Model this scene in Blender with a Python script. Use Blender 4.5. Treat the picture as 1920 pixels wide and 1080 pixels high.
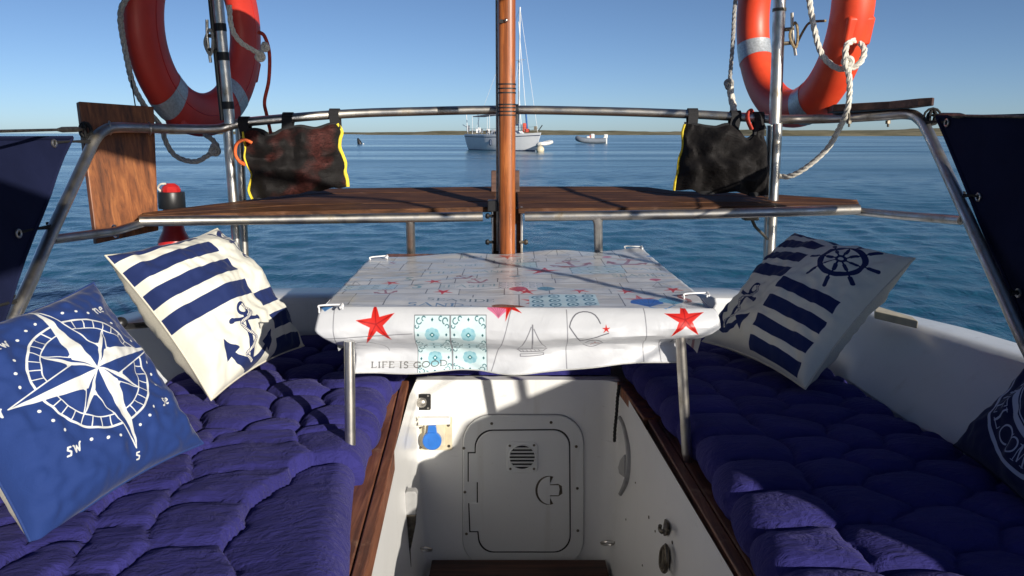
import bpy, math, random
import numpy as np
from mathutils import Vector, Matrix, noise
random.seed(7)
rng = np.random.default_rng(7)
for o in list(bpy.data.objects): bpy.data.objects.remove(o)
SC = bpy.context.scene
COL = SC.collection

# ------------------------------------------------------------ camera
H = 1.9                                   # eye height above the water
FPX = 1450.0; TH = math.radians(11.31)
cd = bpy.data.cameras.new('camera'); cam = bpy.data.objects.new('camera', cd); COL.objects.link(cam)
cam.location = (0, 0, H); cam.rotation_euler = (math.pi/2 - TH, 0, 0)
cd.sensor_width = 36; cd.lens = FPX/1920*36; cd.clip_start = 0.02; cd.clip_end = 20000
SC.camera = cam
# ------------------------------------------------------------ light
SUNDIR = Vector((0.73, -1.0, 0.36)).normalized()      # towards the sun
ELEV = math.asin(SUNDIR.z); AZ = math.atan2(SUNDIR.x, SUNDIR.y)
w = bpy.data.worlds.new('World'); SC.world = w; w.use_nodes = True
nt = w.node_tree; nt.nodes.clear()
sky = nt.nodes.new('ShaderNodeTexSky'); sky.sky_type = 'NISHITA'; sky.sun_disc = False
sky.sun_elevation = ELEV; sky.sun_rotation = AZ; sky.altitude = 0
sky.air_density = 0.5; sky.dust_density = 0.35; sky.ozone_density = 2.7
bg = nt.nodes.new('ShaderNodeBackground'); bg.inputs['Strength'].default_value = 0.088
wo = nt.nodes.new('ShaderNodeOutputWorld')
nt.links.new(sky.outputs[0], bg.inputs[0]); nt.links.new(bg.outputs[0], wo.inputs[0])
sl = bpy.data.lights.new('sun', 'SUN'); sl.energy = 5.0; sl.angle = math.radians(0.5); sl.color = (1.0, 0.93, 0.82)
so = bpy.data.objects.new('sun', sl); COL.objects.link(so)
so.rotation_euler = SUNDIR.to_track_quat('Z', 'Y').to_euler(); so.location = (3, -4, 6)
SC.view_settings.view_transform = 'Standard'; SC.view_settings.look = 'None'
SC.view_settings.exposure = 0.20; SC.view_settings.gamma = 1.0; SC.view_settings.use_curve_mapping = False
SC.render.engine = 'CYCLES'

# ------------------------------------------------------------ where things stand (metres; measured from the photograph)
FW = np.array([0, math.cos(TH), -math.sin(TH)]); UP = np.array([0, math.sin(TH), math.cos(TH)]); RT = np.array([1.0, 0, 0])
O0 = np.array([0, 0, H])
def ray(px, py): return FW + RT*(px-960)/FPX + UP*(540-py)/FPX
def PD(px, py, D): d = ray(px, py); return O0 + d*(D/d[1])
def PZ(px, py, z): d = ray(px, py); return O0 + d*(z/d[2])
def PX(px, py, x): d = ray(px, py); return O0 + d*(x/d[0])
def R(x, y, z): return np.array([x, y, z+H])

# ------------------------------------------------------------ materials
def mat(name, color=(.5, .5, .5), rough=.5, metal=0.0, spec=None, sheen=0.0, coat=0.0):
    m = bpy.data.materials.new(name); m.use_nodes = True
    b = m.node_tree.nodes['Principled BSDF']
    b.inputs['Base Color'].default_value = (*color, 1); b.inputs['Roughness'].default_value = rough
    b.inputs['Metallic'].default_value = metal
    if spec is not None: b.inputs['Specular IOR Level'].default_value = spec
    if sheen: b.inputs['Sheen Weight'].default_value = sheen; b.inputs['Sheen Roughness'].default_value = .4
    if coat: b.inputs['Coat Weight'].default_value = coat; b.inputs['Coat Roughness'].default_value = .12
    return m
def N(m, t, **kw):
    n = m.node_tree.nodes.new(t)
    for k, v in kw.items():
        if k in n.inputs: n.inputs[k].default_value = v
        else: setattr(n, k, v)
    return n
def L(m, a, b): m.node_tree.links.new(a, b)
def BS(m): return m.node_tree.nodes['Principled BSDF']
def coords(m, scale=(1, 1, 1), kind='Object'):
    tc = N(m, 'ShaderNodeTexCoord'); mp = N(m, 'ShaderNodeMapping'); mp.inputs['Scale'].default_value = scale
    L(m, tc.outputs[kind], mp.inputs[0]); return mp.outputs[0]
def ramp(m, fac, stops):
    r = N(m, 'ShaderNodeValToRGB'); cr = r.color_ramp
    while len(cr.elements) > 1: cr.elements.remove(cr.elements[-1])
    cr.elements[0].position = stops[0][0]; cr.elements[0].color = (*stops[0][1], 1)
    for p, c in stops[1:]:
        e = cr.elements.new(p); e.color = (*c, 1)
    L(m, fac, r.inputs[0]); return r.outputs[0]
def nz(m, vec, scale, detail=4, rough=.55, dist=0):
    n = N(m, 'ShaderNodeTexNoise'); n.inputs['Scale'].default_value = scale; n.inputs['Detail'].default_value = detail
    n.inputs['Roughness'].default_value = rough; n.inputs['Distortion'].default_value = dist
    L(m, vec, n.inputs['Vector']); return n.outputs[0]
def bump(m, h, strength=.3, dist=.002, prev=None):
    b = N(m, 'ShaderNodeBump'); b.inputs['Strength'].default_value = strength; b.inputs['Distance'].default_value = dist
    L(m, h, b.inputs['Height'])
    if prev is not None: L(m, prev, b.inputs['Normal'])
    return b.outputs[0]
def g3(v): return (v, v, v)

def mk_plain(name, c, rough=.5, metal=0, var=.25, scale=25, b=.15, bd=.001, **kw):
    m = mat(name, c, rough, metal, **kw); v = coords(m)
    f = nz(m, v, scale, 5)
    col = ramp(m, f, [(.3, tuple(x*(1-var) for x in c)), (.7, tuple(min(1, x*(1+var)) for x in c))])
    L(m, col, BS(m).inputs['Base Color'])
    if b: L(m, bump(m, f, b, bd), BS(m).inputs['Normal'])
    return m
def mk_steel(name='stainless_steel'):
    m = mat(name, (.55, .54, .52), .3, 1.0); v = coords(m)
    f = nz(m, v, 14, 6, .65); f2 = nz(m, v, 90, 3)
    col = ramp(m, f, [(.30, (.30, .25, .18)), (.42, (.50, .47, .42)), (.6, (.62, .60, .57)), (.8, (.70, .69, .66))])
    L(m, col, BS(m).inputs['Base Color'])
    L(m, ramp(m, f, [(.3, g3(.55)), (.6, g3(.33)), (.8, g3(.26))]), BS(m).inputs['Roughness'])
    L(m, bump(m, f2, .12, .0006), BS(m).inputs['Normal']); return m
def mk_wood(name, dark, mid, light, axis=(30, 30, 1.6), rough=.45, coat=.0, worn=None):
    m = mat(name, mid, rough, coat=coat); v = coords(m, axis)
    f = nz(m, v, 1.6, 7, .62, .6)
    v2 = coords(m); big = nz(m, v2, 5, 4, .6)
    col = ramp(m, f, [(.32, dark), (.5, mid), (.68, light)])
    mx = N(m, 'ShaderNodeMix', data_type='RGBA', blend_type='MULTIPLY'); mx.inputs[0].default_value = .75
    L(m, col, mx.inputs[6]); L(m, ramp(m, big, [(.3, g3(.55)), (.6, g3(1.0))]), mx.inputs[7])
    out = mx.outputs[2]
    fs = nz(m, coords(m, tuple(a*3.2 for a in axis)), 2.0, 5, .7, .2)
    g2 = N(m, 'ShaderNodeMix', data_type='RGBA', blend_type='MULTIPLY'); g2.inputs[0].default_value = .8
    L(m, out, g2.inputs[6]); L(m, ramp(m, fs, [(.34, g3(.50)), (.48, g3(.95)), (.7, g3(1.0))]), g2.inputs[7]); out = g2.outputs[2]
    if worn:
        w2 = N(m, 'ShaderNodeMix', data_type='RGBA')
        L(m, ramp(m, nz(m, v2, 22, 6, .7), [(.58, g3(0)), (.72, g3(.7))]), w2.inputs[0])
        L(m, out, w2.inputs[6]); w2.inputs[7].default_value = (*worn, 1); out = w2.outputs[2]
    L(m, out, BS(m).inputs['Base Color'])
    L(m, bump(m, f, .35, .0015), BS(m).inputs['Normal']); return m

M = {}
M['steel'] = mk_steel()
M['steel_sunlit'] = mk_plain('sunlit_steel', (.66, .64, .60), .45, 1.0, .12, 50, .1)  # lighter, rougher copy of the steel, so the struts look sunlit
M['dark_steel'] = mk_plain('tarnished_steel', (.16, .14, .11), .5, .9, .5, 60, .3)
M['white'] = None
def mk_white(name, c=(.72, .70, .64), dirt=(.50, .45, .36)):
    m = mat(name, c, .32, spec=.4); v = coords(m)
    a = nz(m, v, 3.0, 6, .6); bb = nz(m, v, 60, 5, .7)
    col = ramp(m, a, [(.25, tuple(x*.93 for x in c)), (.7, c)])
    mx = N(m, 'ShaderNodeMix', data_type='RGBA'); L(m, ramp(m, bb, [(.66, g3(0)), (.78, g3(.55))]), mx.inputs[0])
    L(m, col, mx.inputs[6]); mx.inputs[7].default_value = (*dirt, 1)
    sc = nz(m, coords(m, (4, 4, 26)), 3.0, 6, .75, .8); ms = N(m, 'ShaderNodeMix', data_type='RGBA'); L(m, ramp(m, sc, [(.64, g3(0)), (.72, g3(.45))]), ms.inputs[0]); L(m, mx.outputs[2], ms.inputs[6]); ms.inputs[7].default_value = (.36, .33, .28, 1); mx = ms
    vs = coords(m, (9, 9, .8)); st = nz(m, vs, 2.2, 5, .6)
    m2 = N(m, 'ShaderNodeMix', data_type='RGBA'); L(m, ramp(m, st, [(.60, g3(0)), (.8, g3(.3))]), m2.inputs[0])
    L(m, mx.outputs[2], m2.inputs[6]); m2.inputs[7].default_value = (*dirt, 1)
    L(m, m2.outputs[2], BS(m).inputs['Base Color'])
    L(m, bump(m, nz(m, v, 9, 3), .25, .006), BS(m).inputs['Normal']); return m
M['white'] = mk_white('white_gelcoat', (.80, .80, .785))
M['hatch'] = mk_white('hatch_plastic', (.70, .71, .70), (.42, .38, .30))
M['deck'] = mk_white('deck_paint', (.76, .78, .80), (.45, .43, .38))
M['teak_bench'] = mk_wood('oiled_teak', (.038, .016, .007), (.105, .042, .017), (.185, .080, .034), (3, 34, 34), .68, worn=(.17, .09, .06))
BS(M['teak_bench']).inputs['Specular IOR Level'].default_value = .25
M['varnish_post'] = mk_wood('varnished_post_wood', (.17, .045, .010), (.38, .105, .022), (.50, .165, .042), (40, 40, 2.0), .35, .35)
M['board'] = mk_wood('weathered_board_wood', (.06, .018, .007), (.23, .072, .020), (.40, .145, .042), (28, 28, 2.2), .5, worn=(.12, .05, .02))
M['seat_wood'] = mk_wood('seat_edge_wood', (.13, .045, .022), (.27, .100, .050), (.40, .17, .09), (34, 2.0, 34), .5, worn=(.38, .22, .13))
M['floor_wood'] = mk_wood('grating_wood', (.025, .010, .007), (.06, .022, .014), (.10, .04, .025), (2, 34, 34), .55)
M['flat_board'] = mk_wood('grey_brown_board_wood', (.05, .025, .018), (.11, .055, .04), (.19, .10, .07), (3, 30, 30), .55)
M['black'] = mk_plain('black_plastic', (.012, .012, .013), .4, 0, .3, 40, .1)
M['tape'] = mk_plain('black_tape', (.010, .010, .012), .55, 0, .3, 80, .2)
M['webbing'] = mk_plain('black_webbing', (.012, .012, .014), .85, 0, .4, 300, .4)
M['red'] = mk_plain('red_plastic', (.50, .02, .02), .35, 0, .2, 20, .05)
M['blue_plastic'] = mk_plain('blue_plastic', (.03, .16, .55), .35, 0, .12, 30, .05)
M['beige'] = mk_plain('aged_beige_plastic', (.62, .55, .40), .45, 0, .15, 30, .1)
M['grey_plastic'] = mk_plain('grey_plastic', (.33, .33, .33), .5, 0, .12, 30, .1)
M['clear'] = mk_plain('white_wire', (.8, .8, .8), .3, 0, .05, 30, 0)
M['rope_w'] = mk_plain('white_rope_fibre', (.66, .62, .54), .85, 0, .25, 160, .5)
M['rope_g'] = mk_plain('grey_rope_fibre', (.36, .35, .33), .85, 0, .35, 160, .5)
M['rope_t'] = mk_plain('tan_cord_fibre', (.28, .21, .12), .85, 0, .4, 160, .5)
M['rope_r'] = mk_plain('red_cord_fibre', (.50, .05, .03), .8, 0, .3, 160, .5)
M['rope_k'] = mk_plain('black_cord_fibre', (.012, .012, .012), .8, 0, .3, 160, .5)
M['orange_strap'] = mk_plain('orange_webbing', (.85, .16, .04), .7, 0, .2, 200, .4)
M['yellow'] = mk_plain('yellow_tape', (.72, .56, .03), .7, 0, .2, 100, .4)
def mk_ring():
    m = mat('orange_lifering_shell', (.78, .075, .025), .42, spec=.45); v = coords(m)
    f = nz(m, v, 7, 6, .6)
    L(m, ramp(m, f, [(.3, (.66, .045, .018)), (.65, (.83, .085, .028))]), BS(m).inputs['Base Color'])
    L(m, bump(m, nz(m, v, 35, 4), .12, .003), BS(m).inputs['Normal']); return m
M['ring'] = mk_ring()
M['ring_shaded'] = mk_plain('shaded_lifering_shell', (.56, .040, .024), .45, 0, .12, 8, .1)  # orange shell with shade put into its colour, darker and redder
M['reflect'] = mk_plain('grey_reflective_tape', (.40, .43, .45), .35, .25, .25, 130, .3)
def mk_canvas():
    m = mat('navy_canvas', (.010, .012, .035), .9, spec=.12); v = coords(m)
    f = nz(m, v, 4, 5); wv = nz(m, v, 500, 2)
    L(m, ramp(m, f, [(.3, (.007, .010, .032)), (.7, (.012, .016, .050))]), BS(m).inputs['Base Color'])
    L(m, bump(m, wv, .3, .0006, bump(m, f, .5, .02)), BS(m).inputs['Normal']); return m
M['canvas'] = mk_canvas()
def mk_futon(name, c):
    m = mat(name, c, .9, spec=.15, sheen=.12); v = coords(m)
    BS(m).inputs['Sheen Tint'].default_value = (.45, .42, .9, 1)
    vw = coords(m, (8, 44, 20)); wr = nz(m, vw, 1.0, 5, .6, 1.6)      # drawn creases across the pads
    vf = coords(m, (16, 22, 20)); wr2 = nz(m, vf, 1.0, 4, .6, 2.6)
    f = nz(m, v, 420, 3); g = nz(m, v, 6, 4)
    L(m, ramp(m, g, [(.3, tuple(x*.82 for x in c)), (.7, tuple(x*1.2 for x in c))]), BS(m).inputs['Base Color'])
    n1 = bump(m, wr, .6, .009); n2 = bump(m, wr2, .6, .011, n1)
    L(m, bump(m, f, .3, .0008, n2), BS(m).inputs['Normal']); return m
M['futon'] = mk_futon('navy_cotton', (.030, .028, .150))

# ------------------------------------------------------------ geometry helpers: (verts, faces)
def merge(*gs):
    V = []; F = []
    for g in gs:
        k = len(V); V += [tuple(p) for p in g[0]]; F += [tuple(i+k for i in f) for f in g[1]]
    return V, F
def cat(pts, n=6, closed=False):
    P = [np.array(p, float) for p in pts]; out = []; m = len(P)
    seg = m if closed else m-1
    for i in range(seg):
        if closed: a, b, c, d = P[(i-1) % m], P[i], P[(i+1) % m], P[(i+2) % m]
        else: a, b, c, d = P[max(i-1, 0)], P[i], P[i+1], P[min(i+2, m-1)]
        for k in range(n):
            t = k/n
            out.append(.5*((2*b)+(c-a)*t+(2*a-5*b+4*c-d)*t*t+(3*b-a-3*c+d)*t**3))
    if not closed: out.append(P[-1])
    return out
def frames(P, closed=False):
    P = np.array(P, float); n = len(P)
    T = np.zeros_like(P)
    for i in range(n):
        a = P[(i-1) % n] if closed else P[max(i-1, 0)]; b = P[(i+1) % n] if closed else P[min(i+1, n-1)]
        d = b-a; T[i] = d/(np.linalg.norm(d)+1e-12)
    u = np.cross(T[0], (0, 0, 1.0)); 
    if np.linalg.norm(u) < .1: u = np.cross(T[0], (0, 1.0, 0))
    u /= np.linalg.norm(u); U = [u]
    for i in range(1, n):
        u = U[-1]-T[i]*np.dot(U[-1], T[i]); u /= (np.linalg.norm(u)+1e-12); U.append(u)
    U = np.array(U); W = np.cross(T, U); return P, T, U, W
def tube(pts, r, n=12, closed=False, flat=1.0):
    P, T, U, W = frames(pts, closed); m = len(P)
    rr = np.full(m, r) if np.isscalar(r) else np.array(r, float)
    V = []; F = []
    for i in range(m):
        for k in range(n):
            a = 2*math.pi*k/n; V.append(tuple(P[i]+U[i]*math.cos(a)*rr[i]+W[i]*math.sin(a)*rr[i]*flat))
    for i in range(m if closed else m-1):
        j = (i+1) % m
        for k in range(n):
            l = (k+1) % n; F.append((i*n+k, i*n+l, j*n+l, j*n+k))
    if not closed:
        F.append(tuple(range(n))[::-1]); F.append(tuple((m-1)*n+k for k in range(n)))
    return V, F
def resample(P, step):
    P = np.array(P, float); d = np.r_[0, np.cumsum(np.linalg.norm(np.diff(P, axis=0), axis=1))]
    n = max(3, int(d[-1]/step)+1); s = np.linspace(0, d[-1], n)
    return np.stack([np.interp(s, d, P[:, k]) for k in range(3)], 1), s
def rope(pts, r, pitch=None, strands=3):
    pitch = pitch or r*7
    P, s = resample(cat(pts, 8), pitch/7); P, T, U, W = frames(P)
    gs = []
    for k in range(strands):
        a = 2*math.pi*(s/pitch+k/strands)
        gs.append(tube(P+U*(np.cos(a)*r*.48)[:, None]+W*(np.sin(a)*r*.48)[:, None], r*.56, 6))
    return merge(*gs)
def box(c, s, ax=None):
    c = np.array(c, float); ax = np.eye(3) if ax is None else np.array(ax, float)
    V = []
    for x in (-.5, .5):
        for y in (-.5, .5):
            for z in (-.5, .5): V.append(tuple(c+ax[0]*x*s[0]+ax[1]*y*s[1]+ax[2]*z*s[2]))
    return V, [(0, 1, 3, 2), (4, 6, 7, 5), (0, 4, 5, 1), (2, 3, 7, 6), (0, 2, 6, 4), (1, 5, 7, 3)]
def prism(pts, off):
    n = len(pts); off = np.array(off, float)
    V = [tuple(p) for p in pts]+[tuple(np.array(p)+off) for p in pts]
    F = [tuple(range(n)), tuple(range(2*n-1, n-1, -1))]
    for i in range(n): j = (i+1) % n; F.append((i, i+n, j+n, j))
    return V, F
def lathe(prof, c, ax=(0, 0, 1), n=24):
    ax = np.array(ax, float); ax /= np.linalg.norm(ax)
    u = np.cross(ax, (0, 1.0, 0.01)); u /= np.linalg.norm(u); v = np.cross(ax, u); c = np.array(c, float)
    V = []; F = []
    for r, h in prof:
        for k in range(n):
            a = 2*math.pi*k/n; V.append(tuple(c+ax*h+u*math.cos(a)*r+v*math.sin(a)*r))
    for i in range(len(prof)-1):
        for k in range(n):
            l = (k+1) % n; F.append((i*n+k, i*n+l, (i+1)*n+l, (i+1)*n+k))
    F.append(tuple(range(n))[::-1]); F.append(tuple((len(prof)-1)*n+k for k in range(n)))
    return V, F
def grid(nu, nv, fn):
    V = [tuple(fn(i/(nu-1), j/(nv-1))) for j in range(nv) for i in range(nu)]
    F = [(j*nu+i, j*nu+i+1, (j+1)*nu+i+1, (j+1)*nu+i) for j in range(nv-1) for i in range(nu-1)]
    return V, F
def sphere(c, r, n=12): 
    pr = [(r*math.sin(math.pi*k/n)+1e-5, -r*math.cos(math.pi*k/n)) for k in range(n+1)]
    return lathe(pr, c, n=n+4)

# ------------------------------------------------------------ object helpers
def nuniq(name): return name
def thing(name, label, cat_, loc, group=None, kind=None):
    o = bpy.data.objects.new(name, None); o.empty_display_size = .05; COL.objects.link(o); o.location = tuple(loc)
    o['label'] = label; o['category'] = cat_; o['_o'] = 0
    del o['_o']
    if group: o['group'] = group
    if kind: o['kind'] = kind
    ORG[o.name] = np.array(loc, float); return o
ORG = {}
def mesh_of(name, geo, org, m, smooth=True, uv=None):
    me = bpy.data.meshes.new(name)
    V = np.array(geo[0], float)-org
    me.from_pydata([tuple(p) for p in V], [], geo[1]); me.update()
    if m is not None: me.materials.append(m)
    if smooth: me.polygons.foreach_set('use_smooth', [True]*len(me.polygons))
    if uv is not None:
        ul = me.uv_layers.new(name='UVMap'); idx = np.zeros(len(me.loops), int); me.loops.foreach_get('vertex_index', idx)
        ul.data.foreach_set('uv', np.array(uv, float)[idx].ravel())
    return me
def finish(o, bevel=0, smooth=True, angle=35):
    if bevel:
        b = o.modifiers.new('bevel', 'BEVEL'); b.width = bevel; b.segments = 2; b.limit_method = 'ANGLE'; b.angle_limit = math.radians(40)
    if smooth:
        try:
            me = o.data; me.set_sharp_from_angle(angle=math.radians(angle))
        except Exception: pass
def part(name, geo, m, parent, smooth=True, bevel=0, uv=None, label=None, kind=None):
    org = ORG[parent.name]
    o = bpy.data.objects.new(name, mesh_of(name, geo, org, m, smooth, uv)); COL.objects.link(o); o.parent = parent
    ORG[o.name] = org; finish(o, bevel, smooth)
    if label: o['label'] = label
    if kind: o['kind'] = kind
    return o
def solo(name, geo, m, label, cat_, loc=None, group=None, smooth=True, bevel=0, uv=None, kind=None):
    V = np.array(geo[0], float)
    if loc is None: loc = np.array([*(V.min(0)+V.max(0))[:2]/2, V[:, 2].min()])
    o = bpy.data.objects.new(name, mesh_of(name, geo, np.array(loc, float), m, smooth, uv)); COL.objects.link(o); o.location = tuple(loc)
    ORG[o.name] = np.array(loc, float); finish(o, bevel, smooth)
    if kind: o['kind'] = kind
    if label: o['label'] = label
    if cat_: o['category'] = cat_
    if group: o['group'] = group
    return o
def struct(name, geo, m, smooth=True, bevel=0, uv=None, label=None):
    return solo(name, geo, m, label, None, (0, 0, 0), None, smooth, bevel, uv, 'structure')
def recalc(o):
    import bmesh
    b = bmesh.new(); b.from_mesh(o.data); bmesh.ops.recalc_face_normals(b, faces=b.faces); b.to_mesh(o.data); b.free()

# ------------------------------------------------------------ flat print painter (cloth prints), sRGB values
class Canvas:
    def __init__(s, w, h, x0, x1, y0, y1, bg):
        s.w, s.h, s.x0, s.x1, s.y0, s.y1 = w, h, x0, x1, y0, y1
        s.a = np.ones((h, w, 3), np.float32)*np.array(bg, np.float32); s.px = (x1-x0)/w
        s.X = x0+(np.arange(w)+.5)*(x1-x0)/w; s.Y = y0+(np.arange(h)+.5)*(y1-y0)/h
    def box(s, P, pad):
        P = np.array(P, float); lo = P.min(0)-pad; hi = P.max(0)+pad
        i0 = max(0, int((lo[0]-s.x0)/s.px)); i1 = min(s.w, int((hi[0]-s.x0)/s.px)+2)
        py = (s.y1-s.y0)/s.h; j0 = max(0, int((lo[1]-s.y0)/py)); j1 = min(s.h, int((hi[1]-s.y0)/py)+2)
        if i1 <= i0 or j1 <= j0: return None
        X, Y = np.meshgrid(s.X[i0:i1], s.Y[j0:j1]); return slice(j0, j1), slice(i0, i1), X, Y
    def put(s, b, d, col, al=1.0):
        a = (np.clip(.5-d/s.px, 0, 1)*al)[..., None]
        s.a[b[0], b[1]] = s.a[b[0], b[1]]*(1-a)+np.array(col, np.float32)*a
    def segd(s, X, Y, P, closed):
        D = np.full(X.shape, 1e9); n = len(P)
        for i in range(n if closed else n-1):
            a = P[i]; c = P[(i+1) % n]; dx, dy = c[0]-a[0], c[1]-a[1]; l = dx*dx+dy*dy+1e-12
            t = np.clip(((X-a[0])*dx+(Y-a[1])*dy)/l, 0, 1); D = np.minimum(D, (X-a[0]-t*dx)**2+(Y-a[1]-t*dy)**2)
        return np.sqrt(D)
    def line(s, P, wd, col, closed=False, al=1.0):
        b = s.box(P, wd+s.px*2)
        if b: s.put(b, s.segd(b[2], b[3], P, closed)-wd/2, col, al)
    def poly(s, P, col, al=1.0):
        b = s.box(P, s.px*2)
        if not b: return
        X, Y = b[2], b[3]; ins = np.zeros(X.shape, bool); n = len(P)
        for i in range(n):
            (xa, ya), (xb, yb) = P[i], P[(i+1) % n]
            if ya == yb: continue
            ins ^= ((ya > Y) != (yb > Y)) & (X < (xb-xa)*(Y-ya)/(yb-ya)+xa)
        d = s.segd(X, Y, P, True); s.put(b, np.where(ins, -d, d), col, al)
    def circ(s, c, r, col, wd=None, sy=1.0, al=1.0):
        b = s.box([(c[0]-r, c[1]-r), (c[0]+r, c[1]+r)], (wd or 0)+s.px*2)
        if not b: return
        d = np.sqrt((b[2]-c[0])**2+((b[3]-c[1])/sy)**2)-r
        s.put(b, np.abs(d)-wd/2 if wd else d, col, al)
    def image(s, name):
        im = bpy.data.images.new(name, s.w, s.h); o = np.ones((s.h, s.w, 4), np.float32); o[..., :3] = np.clip(s.a, 0, 1)
        im.pixels.foreach_set(o.ravel()); im.update(); im.pack(); return im
def arc(c, r, a0, a1, n=14, sy=1.0): return [(c[0]+r*math.cos(math.radians(a0+(a1-a0)*k/n)), c[1]+sy*r*math.sin(math.radians(a0+(a1-a0)*k/n))) for k in range(n+1)]
# stroke letters in a 1-high cell: (width, [(points, weight)]), weight 1 thick / .45 thin
GL = {
 'A': (.9, [([(0, 0), (.42, 1)], .45), ([(.42, 1), (.86, 0)], 1), ([(.16, .36), (.68, .36)], .45), ([(-.08, 0), (.14, 0)], .4), ([(.7, 0), (.98, 0)], .4)]),
 'C': (.85, [(arc((.5, .5), .47, 40, 320, 20), .9), ([(.86, .98), (.86, .72)], .45)]),
 'D': (.9, [([(.12, 0), (.12, 1)], 1), ([(0, 1), (.4, 1)]+arc((.38, .5), .5, 90, -90, 14)+[(0, 0)], .7)]),
 'E': (.75, [([(.12, 0), (.12, 1)], 1), ([(0, 1), (.62, 1), (.62, .8)], .5), ([(.12, .52), (.48, .52)], .5), ([(0, 0), (.66, 0), (.68, .22)], .5)]),
 'F': (.72, [([(.12, 0), (.12, 1)], 1), ([(0, 1), (.62, 1), (.62, .8)], .5), ([(.12, .52), (.48, .52)], .5), ([(0, 0), (.26, 0)], .4)]),
 'G': (.92, [(arc((.5, .5), .47, 40, 330, 20), .9), ([(.62, .42), (.96, .42)], .45), ([(.86, .42), (.86, .08)], .9)]),
 'I': (.34, [([(.14, 0), (.14, 1)], 1), ([(0, 1), (.28, 1)], .4), ([(0, 0), (.28, 0)], .4)]),
 'L': (.72, [([(.12, 0), (.12, 1)], 1), ([(0, 1), (.26, 1)], .4), ([(0, 0), (.62, 0), (.64, .24)], .5)]),
 'M': (1.1, [([(.12, 0), (.14, 1)], .5), ([(.14, 1), (.5, .1)], 1), ([(.5, .1), (.88, 1)], .5), ([(.88, 1), (.9, 0)], 1), ([(0, 0), (.24, 0)], .4), ([(.76, 0), (1.04, 0)], .4), ([(0, 1), (.16, 1)], .4), ([(.86, 1), (1.04, 1)], .4)]),
 'N': (.95, [([(.12, 0), (.12, 1)], .5), ([(.12, 1), (.78, 0)], 1), ([(.78, 0), (.78, 1)], .5), ([(0, 0), (.24, 0)], .4), ([(.66, 1), (.92, 1)], .4)]),
 'O': (1.0, [(arc((.5, .5), .47, 0, 360, 24), .85)]),
 'S': (.7, [([(.58, .84)]+arc((.34, .76), .24, 50, 250, 10)+arc((.32, .26), .26, 80, -140, 12), .8)]),
 'W': (1.25, [([(.06, 1), (.32, 0)], 1), ([(.32, 0), (.58, 1)], .5), ([(.58, 1), (.86, 0)], 1), ([(.86, 0), (1.1, 1)], .5), ([(-.06, 1), (.2, 1)], .4), ([(.98, 1), (1.2, 1)], .4), ([(.46, 1), (.68, 1)], .4)]),
 'n': (.72, [([(0, .55), (.1, .62), (.12, 0)], 1), ([(.12, .38), (.28, .6), (.46, .58), (.48, .05), (.62, .04)], 1)]),
 'w': (.85, [([(0, .6), (.1, .55), (.16, .04), (.36, .5), (.48, .04), (.72, .6), (.82, .66)], 1)]),
 'e': (.55, [([(.06, .3), (.42, .38)]+arc((.26, .32), .25, 20, 300, 12), 1)]),
 's': (.5, [([(.4, .62), (.16, .66), (.1, .48), (.36, .26), (.26, .02), (.02, .06)], 1)]),
}
def text(cv, s, pos, h, col, ang=0.0, wt=.13, sp=.16, center=True, sx=1.0, al=1.0):
    tw = sum((GL[c][0]+sp if c != ' ' else .5) for c in s)-sp; x = -tw/2 if center else 0
    ca, sa = math.cos(ang), math.sin(ang)
    for c in s:
        if c == ' ': x += .5; continue
        for P, k in GL[c][1]:
            Q = [((x+p[0])*h*sx, p[1]*h) for p in P]
            cv.line([(pos[0]+a*ca-b*sa, pos[1]+a*sa+b*ca) for a, b in Q], wt*h*k, col, al=al)
        x += GL[c][0]+sp
def arctext(cv, s, c, r, a0, h, col, wt=.12, sp=.2):       # letters along the lower arc, tops to the centre
    a = a0
    for ch in s:
        wd = GL[ch][0]*h; da = (wd/2)/r; a += da
        ang = a+math.pi/2
        text(cv, ch, (c[0]+r*math.cos(a), c[1]+r*math.sin(a)), h, col, ang, wt); a += da+sp*h/r
def starfish(cv, c, r, rot=0, col=(.80, .16, .13), dk=(.60, .07, .07), sy=1.0, al=1.0):
    P = []
    for k in range(10):
        a = math.radians(90+rot+k*36); q = r*(1, .30)[k % 2]*(1+.08*math.sin(k*2.1)); P.append((c[0]+q*math.cos(a), c[1]+q*math.sin(a)*sy))
    cv.poly(P, col, al)
    for k in range(5):
        a = math.radians(90+rot+k*72); cv.line([c, (c[0]+r*.8*math.cos(a), c[1]+r*.8*math.sin(a)*sy)], r*.05, dk, al=al*.8)
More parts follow.
